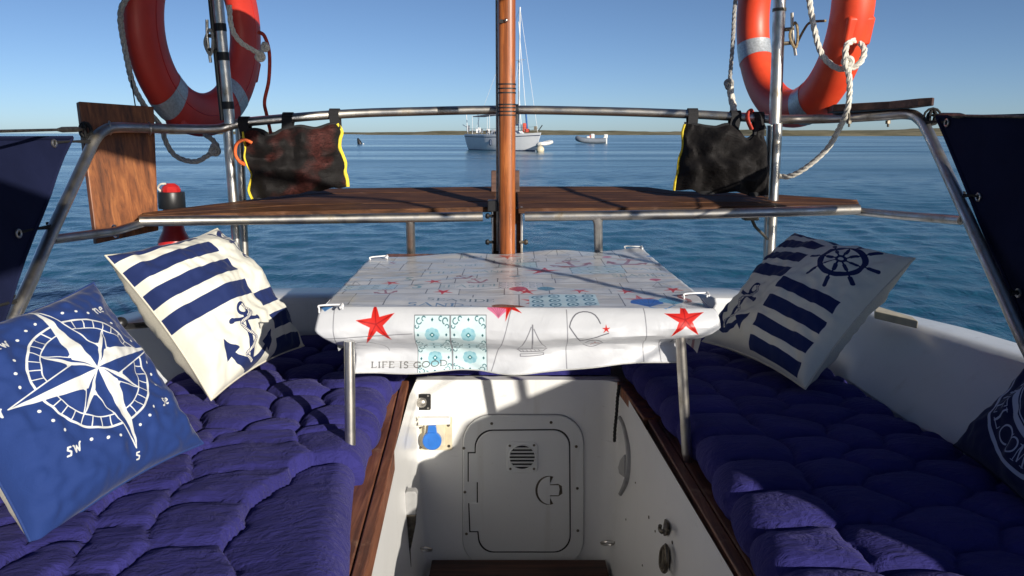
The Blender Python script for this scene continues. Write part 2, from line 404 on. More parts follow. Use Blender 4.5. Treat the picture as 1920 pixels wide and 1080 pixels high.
def anchor(cv, c, h, col, rope_=True, ang=0.0, sx=1.0):
    ca, sa = math.cos(ang), math.sin(ang)
    def T(P): return [(c[0]+(x*ca*sx-y*sa)*h, c[1]+(x*sa*sx+y*ca)*h) for x, y in P]
    cv.circ(T([(0, .40)])[0], .085*h, col, .05*h)
    cv.poly(T([(-.035, .32), (.035, .32), (.055, -.42), (-.055, -.42)]), col)
    cv.line(T([(-.26, .24), (.26, .24)]), .055*h, col)
    for q in (-.27, .27): cv.circ(T([(q, .24)])[0], .04*h, col)
    cv.poly(T(arc((0, -.08), .42, 200, 340, 16)+arc((0, .04), .40, 330, 210, 14)), col)
    for q in (-1, 1): cv.poly(T([(q*.50, .02), (q*.47, -.30), (q*.24, -.16)]), col)
    if rope_:
        P = [(.02, .46), (.16, .36), (.06, .26), (-.12, .18), (-.02, .05), (.12, -.06), (.02, -.2), (-.12, -.3), (.02, -.4)]
        Q = [tuple(p[:2]) for p in cat([(x, y, 0) for x, y in T(P)], 6)]
        cv.line(Q, .055*h, col); cv.line(Q, .040*h, (.90, .88, .82))
        for i in range(1, len(Q)-1, 1):
            d = (Q[i+1][0]-Q[i-1][0], Q[i+1][1]-Q[i-1][1]); l = math.hypot(*d)+1e-9; n_ = (-d[1]/l*.02*h+d[0]/l*.012*h, d[0]/l*.02*h+d[1]/l*.012*h)
            cv.line([(Q[i][0]-n_[0], Q[i][1]-n_[1]), (Q[i][0]+n_[0], Q[i][1]+n_[1])], .008*h, col)
CREAM = (.88, .87, .82); NAVY = (.11, .17, .36); PNAVY = (.12, .22, .45)
def print_stripes(name='striped_anchor_print', ub=.50, sw=.042, upper=(.985, .845, .705, .565), lower=(.48, .34, .20, .06), w0=(.745, .775), an=(.25, .26), ah=.40):
    c = Canvas(1024, 1024, 0, 1, 0, 1, CREAM)
    for v in upper: c.poly([(-.1, v-sw), (ub, v-sw), (ub, v+sw), (-.1, v+sw)], NAVY)
    for v in lower: c.poly([(ub+.015, v-sw), (.94, v-sw), (.94, v+sw), (ub+.015, v+sw)], NAVY)
    anchor(c, an, ah, NAVY, True, math.radians(-12))
    c.circ(w0, .118, NAVY, .034); c.circ(w0, .030, NAVY); c.circ(w0, .014, CREAM)
    for k in range(8):
        a = math.radians(k*45+10); d = (math.cos(a), math.sin(a))
        c.line([(w0[0]+d[0]*.02, w0[1]+d[1]*.02), (w0[0]+d[0]*.20, w0[1]+d[1]*.20)], .010, NAVY)
        c.line([(w0[0]+d[0]*.055, w0[1]+d[1]*.055), (w0[0]+d[0]*.085, w0[1]+d[1]*.085)], .020, NAVY)
        c.line([(w0[0]+d[0]*.155, w0[1]+d[1]*.155), (w0[0]+d[0]*.205, w0[1]+d[1]*.205)], .024, NAVY)
    return c.image(name)
def print_compass():
    c = Canvas(1280, 1280, 0, 1, 0, 1, PNAVY); W_ = (.86, .86, .84); o = (.54, .56)
    c.circ(o, .282, W_, .011); c.circ(o, .228, W_, .006); c.circ(o, .122, W_, .010); c.circ(o, .100, W_, .004)
    for k in range(36):
        a = math.radians(k*10+5); d = (math.cos(a), math.sin(a)); c.line([(o[0]+d[0]*.23, o[1]+d[1]*.23), (o[0]+d[0]*.28, o[1]+d[1]*.28)], .005, W_)
    for k in range(32):
        if k % 4 == 0: continue
        a = math.radians(k*11.25); c.circ((o[0]+.335*math.cos(a), o[1]+.335*math.sin(a)), .0075, W_)
    for k in range(4):                                         # small diagonal points
        a = math.radians(45+k*90); d = (math.cos(a), math.sin(a)); n_ = (-d[1], d[0])
        tip = (o[0]+d[0]*.235, o[1]+d[1]*.235); b = [(o[0]+d[0]*.04+n_[0]*q, o[1]+d[1]*.04+n_[1]*q) for q in (-.035, .035)]
        c.poly([b[0], tip, b[1], o], PNAVY); c.line([o, b[0], tip, b[1], o], .005, W_); c.poly([b[1], tip, o], W_)
    for k in range(4):                                         # four long points, one half light
        a = math.radians(k*90); d = (math.cos(a), math.sin(a)); n_ = (-d[1], d[0]); ln = .425
        tip = (o[0]+d[0]*ln, o[1]+d[1]*ln); b = [(o[0]+d[0]*.085+n_[0]*q, o[1]+d[1]*.085+n_[1]*q) for q in (-.064, .064)]
        c.poly([b[0], tip, b[1], o], PNAVY); c.line([o, b[0], tip, b[1], o], .006, W_); c.poly([b[1], tip, o], W_)
    for s_, a, r in (('ne', 45, .395), ('nw', 135, .395), ('sw', 225, .395), ('se', 315, .395), ('s', 270, .465), ('n', 90, .45), ('w', 180, .465), ('e', 0, .44)):
        a = math.radians(a); text(c, s_, (o[0]+r*math.cos(a), o[1]+r*math.sin(a)-.02), .055, W_, wt=.15)
    return c.image('compass_print')
def print_welcome():
    c = Canvas(1024, 1024, 0, 1, 0, 1, (.07, .11, .28)); W_ = (.66, .70, .80); o = (.5, .5)
    c.circ(o, .43, W_, .020); c.circ(o, .27, W_, .030); c.circ(o, .245, W_, .006)
    arctext(c, 'WELCOME', o, .395, math.radians(198), .085, W_)
    return c.image('welcome_print')
LINE = (.33, .33, .36); TEAL = (.30, .50, .54); DTEAL = (.10, .30, .34)
def print_cloth():
    x0, x1, y0, y1 = -.56, .56, -.34, 1.02
    c = Canvas(1568, 1904, x0, x1, y0, y1, (.795, .805, .82)); r = random.Random(11)
    def tile(x, y, s):
        c.poly([(x, y), (x+s, y), (x+s, y+s), (x, y+s)], (.80, .88, .89))
        for k in range(4):
            a = math.radians(k*90+45); q = s*.12
            c.circ((x+s/2+q*math.cos(a), y+s/2+q*math.sin(a)), s*.095, (.52, .72, .78))
            a = math.radians(k*90); c.circ((x+s/2+q*math.cos(a), y+s/2+q*math.sin(a)), s*.09, (.58, .76, .80))
            cx = x+s/2+s*.40*math.cos(a); cy = y+s/2+s*.40*math.sin(a); dd = s*.045
            c.poly([(cx-dd*.7, cy), (cx, cy+dd), (cx+dd*.7, cy), (cx, cy-dd)], DTEAL)
            b = math.radians(k*90+45); ux, uy = math.cos(b), math.sin(b)
            c0 = (x+s/2+ux*s*.52, y+s/2+uy*s*.52); c.line(arc(c0, s*.07, k*90, k*90+250), s*.022, DTEAL)
            for e in (-1, 1):
                c1 = (c0[0]-ux*s*.05-uy*e*s*.13, c0[1]-uy*s*.05+ux*e*s*.13); c.line(arc(c1, s*.05, k*90+e*60, k*90+e*60+220), s*.020, DTEAL)
        z = s*.075; c.poly([(x+s/2-z, y+s/2), (x+s/2, y+s/2+z), (x+s/2+z, y+s/2), (x+s/2, y+s/2-z)], (.08, .38, .42))
        z = s*.038; c.poly([(x+s/2-z, y+s/2), (x+s/2, y+s/2+z), (x+s/2+z, y+s/2), (x+s/2, y+s/2-z)], (.9, .93, .93))
        c.line([(x, y), (x+s, y), (x+s, y+s), (x, y+s)], .0012, LINE, True)
    def boat(x, y, s, al=.7):
        c.line([(x-.45*s, y), (x+.45*s, y), (x+.33*s, y-.12*s), (x-.33*s, y-.12*s)], .0022, LINE, True, al)
        c.line([(x, y), (x, y+.95*s)], .003, LINE, al=al); c.line([(x-.04*s, y+.9*s), (x-.42*s, y+.05*s), (x-.04*s, y+.05*s)], .002, LINE, al=al)
        c.line([(x+.04*s, y+.85*s), (x+.42*s, y+.08*s), (x+.04*s, y+.08*s)], .002, LINE, al=al); c.line([(x-.35*s, y-.2*s), (x+.35*s, y-.2*s), (x+.35*s, y-.28*s), (x-.35*s, y-.28*s)], .002, LINE, True, al)
        for k in range(5): c.line([(x-.3*s+.12*s*k, y-.03*s), (x-.25*s+.12*s*k, y-.10*s)], .0012, LINE, al=al)
    def shell(x, y, s, col, rot=0):
        P = [(x, y-s*.5)]+arc((x, y), s*.5, -10, 190, 16); c.poly(P, col)
        for k in range(6): a = math.radians(20+28*k); c.line([(x, y-s*.45), (x+s*.46*math.cos(a), y+s*.46*math.sin(a))], s*.02, tuple(q*.75 for q in col))
    def seahorse(x, y, s, col):
        P = cat([(x+.1*s, y+.42*s, 0), (x-.08*s, y+.40*s, 0), (x-.12*s, y+.2*s, 0), (x+.06*s, y, 0), (x+.05*s, y-.22*s, 0), (x-.1*s, y-.34*s, 0), (x-.16*s, y-.22*s, 0), (x-.08*s, y-.2*s, 0)], 6)
        P = [(p[0], p[1]) for p in P]; c.line(P[:len(P)//2+6], .13*s, col); c.line(P, .05*s, col)
    # patchwork outlines and small motifs all over, row by row
    rows = [(-.34, .0)]
    y = .03
    while y < 1.0:
        h = r.choice((.055, .07, .09, .12)); x = x0+r.uniform(-.1, 0)
        while x < x1:
            wd = r.choice((.08, .11, .15, .2)); k = r.randrange(11)
            if r.random() < .9: c.line([(x, y), (x+wd, y), (x+wd, y+h), (x, y+h)], .0019, LINE, True, .8)
            cx, cy = x+wd/2, y+h/2; q = min(wd, h)
            if k == 0: starfish(c, (cx, cy), q*.5, r.uniform(0, 72), al=.9)
            elif k == 1: anchor(c, (cx, cy), q*1.05, (.62, .42, .46), False, r.uniform(-.5, .5))
            elif k == 2:
                c.poly([(x, y), (x+wd, y), (x+wd, y+h), (x, y+h)], r.choice([(.74, .82, .84), (.80, .80, .84), (.78, .74, .76), (.72, .80, .86)]))
                for a in range(6):
                    for b in range(3): c.line(arc((x+wd*(a+.5)/6, y+h*(b+.5)/3), q*.10, 0, 300, 8), .0022, TEAL if a % 2 else DTEAL, al=.7)
            elif k == 3: text(c, r.choice(['SEASIDE', 'SAND', 'LIFE']), (cx, cy-.012), .026, (.40, .55, .60), wt=.14, al=.75)
            elif k == 4: boat(cx, cy-.02, q*.8, .5)
            elif k == 5: shell(cx, cy, q*.55, r.choice([(.78, .42, .52), (.28, .48, .72), (.45, .64, .72)]))
            elif k == 6: seahorse(cx, cy, q*1.0, r.choice([(.50, .64, .68), (.66, .45, .45)]))
            elif k == 7:
                c.poly([(x, y+h*.2), (x+wd, y+h*.2), (x+wd, y+h*.8), (x, y+h*.8)], (.76, .76, .76))
                for b in range(5): c.line([(x, y+h*(.25+.12*b)), (x+wd, y+h*(.25+.12*b)+r.uniform(-.003, .003))], .0015, (.55, .52, .5), al=.6)
            elif k == 8: starfish(c, (cx-.01, cy), q*.42, r.uniform(0, 72), (.78, .30, .28), al=.7)
            x += wd
        y += h
    # larger motifs where the photograph shows them (x across, y from the front edge; negative hangs down)
    c.poly([(-.24, .045), (-.05, .045), (-.05, .125), (-.24, .125)], (.795, .805, .82))
    text(c, 'SEASIDE', (-.12, .085), .024, (.34, .42, .46), wt=.15, sx=1.1)
    text(c, 'SAND', (-.175, .030), .026, (.40, .52, .66), wt=.2, sx=1.25)
    for k, xx in enumerate((.06, .10, .14, .18)):
        for j in range(3):
            c.poly([(xx-.02, .035+.035*j), (xx+.02, .035+.035*j), (xx+.02, .07+.035*j), (xx-.02, .07+.035*j)], (.74, .84, .88))
            c.line(arc((xx, .052+.035*j), .012, 0, 330), .004, (.20, .42, .52)); c.circ((xx, .052+.035*j), .004, (.20, .42, .52))
    shell(-.03, -.005, .05, (.82, .45, .58)); starfish(c, (-.005, -.002), .032, 20)
    shell(.015, .20, .045, (.72, .30, .38)); shell(.085, .20, .045, (.38, .56, .66))
    shell(.31, .06, .075, (.16, .38, .72)); shell(.37, .075, .06, (.42, .66, .80)); c.line([(.31, .02), (.34, -.005), (.37, .04)], .004, (.4, .6, .8))
    starfish(c, (-.30, -.040), .048, 8); starfish(c, (.378, -.032), .050, 2)
    # front hanging flap
    for i in range(2):
        for j in range(2): tile(-.215+.080*i, -.102-.078*j, .078)
    boat(.045, -.112, .075); text(c, 'LIFE IS GOOD', (-.235, -.160), .013, (.30, .30, .30), wt=.17, sx=1.35)
    for b in range(4): c.line([(-.30, -.145-.004*b), (-.20, -.147-.004*b)], .0012, (.6, .58, .55), al=.5)
    c.line(arc((.16, -.05), .035, 20, 170, 10)+[(.15, -.08), (.21, -.06)], .0022, LINE); starfish(c, (.205, -.05), .010); starfish(c, (.185, -.10), .018, 10, (.66, .36, .34)); c.circ((.180, -.10), .022, LINE, .0016)
    text(c, 'LIFE', (.395, -.115), .022, (.38, .42, .46), wt=.13, sx=1.2)
    for P in ([(-.42, -.07), (-.22, -.06)], [(-.395, -.01), (-.38, -.2)], [(.12, -.01), (.125, -.22)], [(.29, -.0), (.30, -.2)], [(.0, -.005), (-.055, -.2)], [(.34, -.20), (.33, -.09), (.42, -.085)], [(-.13, .0), (-.13, .09)]): c.line(P, .0017, LINE, al=.7)
    shell(-.415, .0, .035, (.30, .50, .72)); shell(.425, .045, .03, (.40, .62, .70))
    c.line(arc((-.33, -.13), .05, 10, 170, 12), .002, LINE, al=.5)
    return c.image('seaside_print')
def print_mat(name, im, rough=.85, weave=700, wb=.35, sheen=.1, big=.25, coat=0, spec=.3):
    m = mat(name, (1, 1, 1), rough, sheen=sheen, spec=spec, coat=coat); t = N(m, 'ShaderNodeTexImage'); t.image = im; t.interpolation = 'Cubic'
    uvn = N(m, 'ShaderNodeUVMap'); L(m, uvn.outputs[0], t.inputs[0])
    v = coords(m); d = nz(m, v, 9, 4)
    mx = N(m, 'ShaderNodeMix', data_type='RGBA', blend_type='MULTIPLY'); mx.inputs[0].default_value = big
    L(m, t.outputs[0], mx.inputs[6]); L(m, ramp(m, d, [(.3, g3(.7)), (.6, g3(1))]), mx.inputs[7]); L(m, mx.outputs[2], BS(m).inputs['Base Color'])
    n1 = bump(m, nz(m, v, 14, 4, .6, .8), .35, .006)
    L(m, bump(m, nz(m, v, weave, 2), wb, .0008, n1), BS(m).inputs['Normal']); return m
M['cloth_stripe'] = print_mat('striped_cushion_fabric', print_stripes())
M['cloth_stripe_left'] = print_mat('striped_cushion_fabric_left', print_stripes('striped_print_left', .60, .050, (.985, .82, .65, .48), (.375, .205, .045), (.95, .84), (.37, .20), .40))
M['cloth_compass'] = print_mat('compass_cushion_fabric', print_compass(), weave=420, wb=.5)
M['cloth_welcome'] = print_mat('welcome_cushion_fabric', print_welcome())
M['oilcloth'] = print_mat('seaside_oilcloth', print_cloth(), .38, 300, .08, 0, .04, .25, .5)
M['tubewhite_cloth'] = mk_plain('white_cloth_hem', (.55, .55, .54), .6, 0, .1, 60, .1)
M['navy_linen'] = mk_plain('navy_linen', (.014, .040, .165), .9, 0, .1, 300, .4)
M['linen'] = mk_plain('cream_linen', (.62, .58, .48), .9, 0, .1, 300, .4)

# ============================================================ SETTING
# ---- sea: one sheet to the horizon, real swell near, ripples in the material
def build_sea():
    rr = np.concatenate([np.geomspace(4.0, 50, 420), np.geomspace(51, 15000, 120)])
    aa = np.concatenate([np.radians(np.linspace(45, 135, 560)), np.radians(np.linspace(138, 402, 90))])
    RRg, AA = np.meshgrid(rr, aa, indexing='ij'); X = RRg*np.cos(AA); Y = RRg*np.sin(AA)
    Z = np.zeros_like(X); g = np.random.default_rng(3)
    for k in range(44):
        lam = .16*1.050**k; a = g.normal(1.05, .75); amp = .0034*lam**.9*g.uniform(.6, 1.2)
        kx, ky = math.cos(a)*2*math.pi/lam, math.sin(a)*2*math.pi/lam
        res = RRg*math.radians(.18)+np.gradient(rr)[:, None]
        fade = np.clip(lam/(res*2.5)-.6, 0, 1)
        Z += amp*fade*np.sin(kx*X+ky*Y+g.uniform(0, 6.28)+.6*np.sin(.13*X+.21*Y+k))
    nr, na = X.shape
    V = np.stack([X, Y, Z], -1).reshape(-1, 3); V = np.vstack([V, [[0, 0, 0]]])
    i, j = np.meshgrid(np.arange(nr-1), np.arange(na), indexing='ij'); j2 = (j+1) % na
    F = np.stack([i*na+j, (i+1)*na+j, (i+1)*na+j2, i*na+j2], -1).reshape(-1, 4)
    me = bpy.data.meshes.new('water'); 
    tri = [(len(V)-1, k, (k+1) % na) for k in range(na)]
    me.from_pydata(V.tolist(), [], F.tolist()+tri); me.polygons.foreach_set('use_smooth', [True]*len(me.polygons)); me.update()
    m = mat('sea_water', (.012, .07, .125), .07); b = BS(m); b.inputs['IOR'].default_value = 1.33
    v = coords(m); vs = coords(m, (1.0, .55, 1))
    col = ramp(m, nz(m, coords(m, (.02, .06, 1)), 1.0, 4), [(.35, (.010, .080, .135)), (.65, (.017, .115, .175))])
    L(m, col, b.inputs['Base Color'])
    n1 = bump(m, nz(m, vs, 2.4, 3, .6, .3), .8, .040)
    n2 = bump(m, nz(m, coords(m, (1, .6, 1)), 6.5, 4, .6, .4), .95, .026, n1)
    n3 = bump(m, nz(m, v, 17, 3, .6), .8, .007, n2)
    L(m, n3, b.inputs['Normal'])
    # wind patches: ruffled and smoother lanes
    L(m, ramp(m, nz(m, coords(m, (.012, .07, 1)), 1.0, 4, .6), [(.35, g3(.08)), (.60, g3(.24))]), b.inputs['Roughness'])
    me.materials.append(m)
    o = bpy.data.objects.new('water', me); COL.objects.link(o); o['kind'] = 'structure'
    return o
build_sea()

# ---- far shore: low marsh land
def mk_land():  # dry grass tones, lightened to carry the distance haze
    m = mat('marsh_ground', (.10, .09, .05), .95, spec=.1); v = coords(m, (.03, .03, .3)); f = nz(m, v, 1.0, 7, .7)
    v2 = coords(m, (.006, .02, 1)); f2 = nz(m, v2, 1.0, 5, .6)
    mx = N(m, 'ShaderNodeMix', data_type='RGBA'); L(m, f2, mx.inputs[0])
    L(m, ramp(m, f, [(.35, (.15, .13, .07)), (.5, (.28, .235, .14)), (.65, (.40, .34, .23))]), mx.inputs[6])
    L(m, ramp(m, f, [(.35, (.07, .075, .035)), (.6, (.26, .23, .13))]), mx.inputs[7]); L(m, mx.outputs[2], BS(m).inputs['Base Color']); return m
M['land'] = mk_land()
def shore(name, D, pxa, pxb, fn_top, depth, seed, n=260):
    pa = PD(pxa, 250, D); pb = PD(pxb, 250, D); g = np.random.default_rng(seed)
    xs = np.linspace(pa[0], pb[0], n); V = []; F = []; rows = 9
    ph = g.uniform(0, 6.28, 12)
    for j in range(rows):
        t = j/(rows-1)
        for i, x in enumerate(xs):
            u = i/(n-1); e = min(1, u*9, (1-u)*9)
            nn = sum(math.sin(x*.011*(1.6**k)+ph[k])/(1.35**k) for k in range(9))
            top = fn_top(u)*(.78+.10*nn)*e
            z = -.5+(top+.5)*math.sin(min(1, t*1.7)*math.pi/2)**.8+ .25*noise.noise(Vector((x*.05, j*3.1, seed)))*t*e
            y = D+depth*t+nn*6*(1-t)+ (1-e)*20
            V.append((x, y, z))
    for j in range(rows-1):
        for i in range(n-1): F.append((j*n+i, j*n+i+1, (j+1)*n+i+1, (j+1)*n+i))
    return struct(name, (V, F), M['land'], True)
shore('far_shore', 1500, 230, 1250, lambda u: 5.2+1.4*math.sin(u*7), 300, 1, 300)
shore('far_shore', 900, 620, 2300, lambda u: 5.6+3.0*u, 260, 2, 420)
shore('near_marsh', 560, 1420, 2150, lambda u: 5.6+1.6*math.sin(u*9+1), 160, 3, 300)

# ---- our boat: hull, deck, cockpit
def build_boat():
    # right side stations (y, base x, top inner x, top outer x)
    st = [(-1.2, 1.12, 1.30, 1.50, -.50), (0.0, 1.12, 1.30, 1.50, -.50), (1.0, 1.09, 1.285, 1.46, -.505), (1.6, 1.035, 1.235, 1.40, -.515), (1.8, .985, 1.19, 1.36, -.52), (2.1, .975, 1.12, 1.30, -.525), (2.4, .965, 1.05, 1.22, -.54), (2.57, .96, 1.0, 1.16, -.555)]
    ys = np.linspace(-1.2, 2.57, 60); A = np.array(st)
    for sgn in (1, -1):
        V = []; F = []
        k = 12
        for y in ys:
            xb, xt, xo, zt = [np.interp(y, A[:, 0], A[:, q]) for q in (1, 2, 3, 4)]
            if sgn < 0: xb -= .03; xt -= .02; xo -= .02
            prof = [(xb, -.86), (xb, -.70), (xb+(xt-xb)*.55, -.60), (xt-.015, zt-.018), (xt+.004, zt-.003), (xt+.03, zt), (xo-.10, zt-.004), (xo-.02, zt-.012), (xo, zt-.03), (xo+.01, zt-.08), (xo-.02, -1.2), (xo-.28, -2.2)]
            for x, z in prof: V.append(tuple(R(sgn*x, y, z)))
        for i in range(len(ys)-1):
            for j in range(k-1):
                f = (i*k+j, i*k+j+1, (i+1)*k+j+1, (i+1)*k+j); F.append(f if sgn > 0 else f[::-1])
        struct('coaming', (V, F), M['deck'], True)
    # aft coaming and transom
    V = []; F = []; n = 40
    for i in range(n):
        x = -1.19+2.38*i/(n-1); c = .05*(1-(x/1.19)**2); yb = 2.57+c; zt = -.555+.0*x
        prof = [(yb+.01, -.86), (yb+.005, -.72), (yb, zt-.02), (yb+.012, zt-.004), (yb+.03, zt), (yb+.20, zt-.004), (yb+.24, zt-.03), (yb+.22, -1.1), (yb+.02, -2.2)]
        for y, z in prof: V.append(tuple(R(x, y, z)))
    k = 9
    for i in range(n-1):
        for j in range(k-1): F.append((i*k+j, (i+1)*k+j, (i+1)*k+j+1, i*k+j+1))
    struct('aft_coaming', (V, F), M['deck'], True)
    # seat platforms either side (under the cushions) and aft bridge
    IL = [(-.247, -1.2), (-.256, 1.21), (-.30, 2.10), (-.31, 2.2)]; IR = [(.42, -1.2), (.385, 1.21), (.34, 2.20), (.34, 2.2)]
    def slab(pts, z0, z1): return prism([R(x, y, z1) for x, y in pts], (0, 0, z0-z1))
    struct('seat_deck', slab([(-1.14, -1.2), (-.262, -1.2), (-.272, 1.21), (-.315, 2.32), (-1.02, 2.59), (-1.05, 1.8)], -.80, -.779), M['white'], False)
    struct('seat_deck', slab([(1.10, -1.2), (1.00, 1.7), (.98, 2.59), (.35, 2.32), (.395, 1.21), (.43, -1.2)], -.80, -.779), M['white'], False)
    struct('bridge_deck', slab([(-.315, 2.32), (.35, 2.32), (.98, 2.60), (-1.02, 2.60)], -.80, -.778), M['white'], False)
    # footwell wall, one piece with rounded corners
    P = [(-.245, -1.2), (-.262, 1.2), (-.300, 2.16)]
    P += [(-.276-.022*math.cos(a), 2.278+.022*math.sin(a)) for a in np.linspace(.1, math.pi/2, 9)]
    P += [(x, 2.3) for x in (-.1, .05, .2)]
    P += [(.272+.06*math.sin(a), 2.24+.06*math.cos(a)) for a in np.linspace(0, math.pi/2-.1, 8)]
    P += [(.337, 2.1), (.385, 1.2), (.42, -1.2)]
    zs = [-.752, -.80, -1.0, -1.2, -1.34, -1.42, -1.45]; V = []; F = []
    for z in zs:
        for x, y in P:
            sh = .02*max(0, (-1.0-z))/.4
            V.append(tuple(R(x+(sh if x < 0 else -sh)*(abs(x) > .2), y, z)))
    n = len(P)
    for j in range(len(zs)-1):
        for i in range(n-1): F.append((j*n+i, (j+1)*n+i, (j+1)*n+i+1, j*n+i+1))
    o = struct('footwell_wall', (V, F), M['white'], True, label=None)
    o.data.set_sharp_from_angle(angle=math.radians(60))
    # rim across the top of the aft wall
    struct('bridge_rim', prism([R(-.30, 2.302, -.752), R(.335, 2.302, -.752), R(.335, 2.34, -.752), R(-.30, 2.34, -.752)], (0, 0, -.03)), M['white'], False, .003)
    fl = struct('cockpit_floor', prism([R(-.28, -1.2, -1.40), R(.40, -1.2, -1.40), R(.34, 2.31, -1.40), R(-.30, 2.31, -1.40)], (0, 0, -.04)), M['white'], False)
    # dark teak floor boards running across
    for k in range(14):
        y1 = 2.262-k*.098; y0 = y1-.092
        xa, xb = -.272, .315+.002*k
        g = box(R((xa+xb)/2, (y0+y1)/2, -1.352), (xb-xa-(.03 if k == 0 else 0), y1-y0, .022))
        part('floor_board', g, M['floor_wood'], fl, False, .003)
    # wooden seat edge strips
    for sgn in (-1, 1):
        if sgn < 0: pin = [(-.238, -1.2), (-.254, 1.21), (-.292, 1.9), (-.318, 2.28)]; pout = [(-.32, -1.2), (-.345, 1.21), (-.405, 1.75), (-.43, 2.28)]
        else: pin = [(.425, -1.2), (.392, 1.21), (.362, 1.95)]; pout = [(.52, -1.2), (.49, 1.21), (.47, 1.95)]
        top = [R(x-sgn*-.0+sgn*.026, y, -.748) for x, y in pin]+[R(x, y, -.748) for x, y in reversed(pout)]
        root = struct('seat_edge', prism(top, (0, 0, -.030)), M['seat_wood'], False, .004)
        # inner lipping board, a separate piece with its joint
        lip = [R(x-sgn*.0, y, -.7465) for x, y in pin]+[R(x+sgn*.0235, y, -.7465) for x, y in reversed(pin)]
        part('lipping', prism(lip, (0, 0, -.055)), M['seat_wood'], root, False, .003)
    # paler repaired end of the right edge
    struct('seat_edge', prism([R(.322, 2.27, -.745), R(.352, 1.955, -.745), R(.44, 1.955, -.745), R(.44, 2.27, -.745)], (0, 0, -.035)), M['board'], False, .004)
build_boat()

# ============================================================ RAILS
RAIL = [(-60, 760, 1.58), (40, 565, 1.76), (95, 440, 1.95), (160, 300, 2.18), (178, 262, 2.24), (195, 245, 2.29), (222, 239, 2.34), (300, 241, 2.48), (400, 242, 2.60), (430, 236, 2.63), (470, 228, 2.66), (640, 214, 2.75), (780, 209, 2.79), (950, 206, 2.81), (1140, 209, 2.79), (1290, 214, 2.76), (1400, 220, 2.70), (1470, 224, 2.66), (1560, 222, 2.54), (1650, 217, 2.42), (1700, 214, 2.35), (1722, 222, 2.30), (1742, 252, 2.24), (1808, 395, 2.02), (1870, 530, 1.84), (1925, 650, 1.70), (1990, 770, 1.58)]
rail = thing('pushpit_rail', 'stainless steel stern rail arching across the boat above the wooden bench', 'rail', PD(950, 206, 2.81)*[1, 1, 0]+[0, 0, H-.55])
part('top_rail', tube(cat([PD(*p) for p in RAIL], 5), .0155, 14), M['steel'], rail)
def stanch(px0, py0, px1, py1, D, r=.0165, D2=None): return tube([PD(px0, py0, D), PD((px0+px1)/2, (py0+py1)/2, (D+(D2 or D))/2), PD(px1, py1, D2 or D)], r, 14)
part('post', stanch(427, 242, 452, 560, 2.64), M['steel'], rail)
part('post', stanch(449, 240, 462, 560, 2.70, .014), M['steel'], rail)
part('post', stanch(1458, 230, 1440, 560, 2.66), M['steel'], rail)
part('post', stanch(1445, 235, 1436, 560, 2.74, .014), M['steel'], rail)
fl_ = [PD(262, 415, 2.30), PD(500, 412, 2.44), PD(905, 406, 2.475)]; fr_ = [PD(984, 406, 2.475), PD(1300, 402, 2.46), PD(1612, 393, 2.38)]
part('bench_rail', tube(fl_, .0155, 14), M['steel'], rail); part('bench_rail', tube(fr_, .0155, 14), M['steel'], rail)
part('side_rail', tube([PD(98, 449, 1.955), PD(215, 434, 2.20), PD(268, 418, 2.31)], .0125, 12), M['steel'], rail)
part('side_rail', tube([PD(1802, 413, 2.01), PD(1700, 405, 2.22), PD(1605, 396, 2.41)], .0125, 12), M['steel'], rail)
for px0, px1 in ((769, 773), (1121, 1124)):
    D = 2.475
    part('strut', merge(tube([PD(px0, 408, D), PD(px1, 560, 2.63)], .0145, 14), tube([PD(px0-.5, 408, D), PD(px0, 418, D)], [.021, .0145], 14)), M['steel_sunlit'], rail)
for px, D in ((400, 2.605), (1500, 2.63)):
    pass

# ---- aerial poles in front of the lifebuoys, with tape
pl = thing('aerial_pole', 'steel pole with three black tape bands in front of the left lifebuoy', 'pole', PD(430, 232, 2.60))
def polept(py, a, b, y0=-260.0, y1=232.0): t = (py-y0)/(y1-y0); return a+(b-a)*t
LPa, LPb = PD(383, -260, 2.60), PD(431, 232, 2.60)
part('tube', tube([LPa, LPb], .0175, 16), M['steel'], pl)
for py0, py1 in ((37, 52), (92, 108), (188, 203)):
    part('tape_band', tube([polept(py0, LPa, LPb), polept(py1, LPa, LPb)], .0186, 16), M['tape'], pl)
part('cable', tube(cat([polept(p, LPa, LPb)+np.array([-.026, .006, 0]) for p in (-240, 0, 110, 225)], 5), .008, 8), M['black'], pl)
RPa, RPb = PD(1472, -260, 2.60), PD(1453, 232, 2.60)
pr_ = thing('aerial_pole', 'bare steel pole in front of the right lifebuoy', 'pole', RPb)
part('tube', tube([RPa, RPb], .0195, 16), M['steel'], pr_)
part('collar', tube([polept(8, RPa, RPb), polept(14, RPa, RPb)], .0215, 16), M['dark_steel'], pr_)

# cleats with wound cord on the poles
def cord_cleat(px, D, pole_px, label, py=75):
    t = thing('cord_cleat', label, 'cleat', PD(px, py+28, D), 'cord cleats on the aerial poles')
    part('horn_bar', tube(cat([PD(px-3, py-38, D), PD(px-2, py, D), PD(px+4, py+42, D)], 4), .0052, 8), M['steel'], t)
    for q in (-8, 18): part('bracket', tube([PD(px, py+q, D), PD(pole_px, py+q+2, D-.005)], .006, 8), M['dark_steel'], t)
    P = []
    for k in range(60):
        a = k/60*math.pi*2*4.5; b = (k % 13)/13
        P.append(PD(px+8*math.cos(a)*(1-.2*b), py+4+24*math.sin(a+.5*math.sin(a)), D+.012*math.sin(a*.5+1)))
    part('wound_cord', tube(P, .0042, 6), M['rope_t'] if px > 900 else M['rope_g'], t)
    return t
cord_cleat(391, 2.60, 412, 'cord wound on a cleat left of the taped pole')
c2 = cord_cleat(1488, 2.60, 1466, 'tan cord wound on a cleat beside the right bare pole', 62)
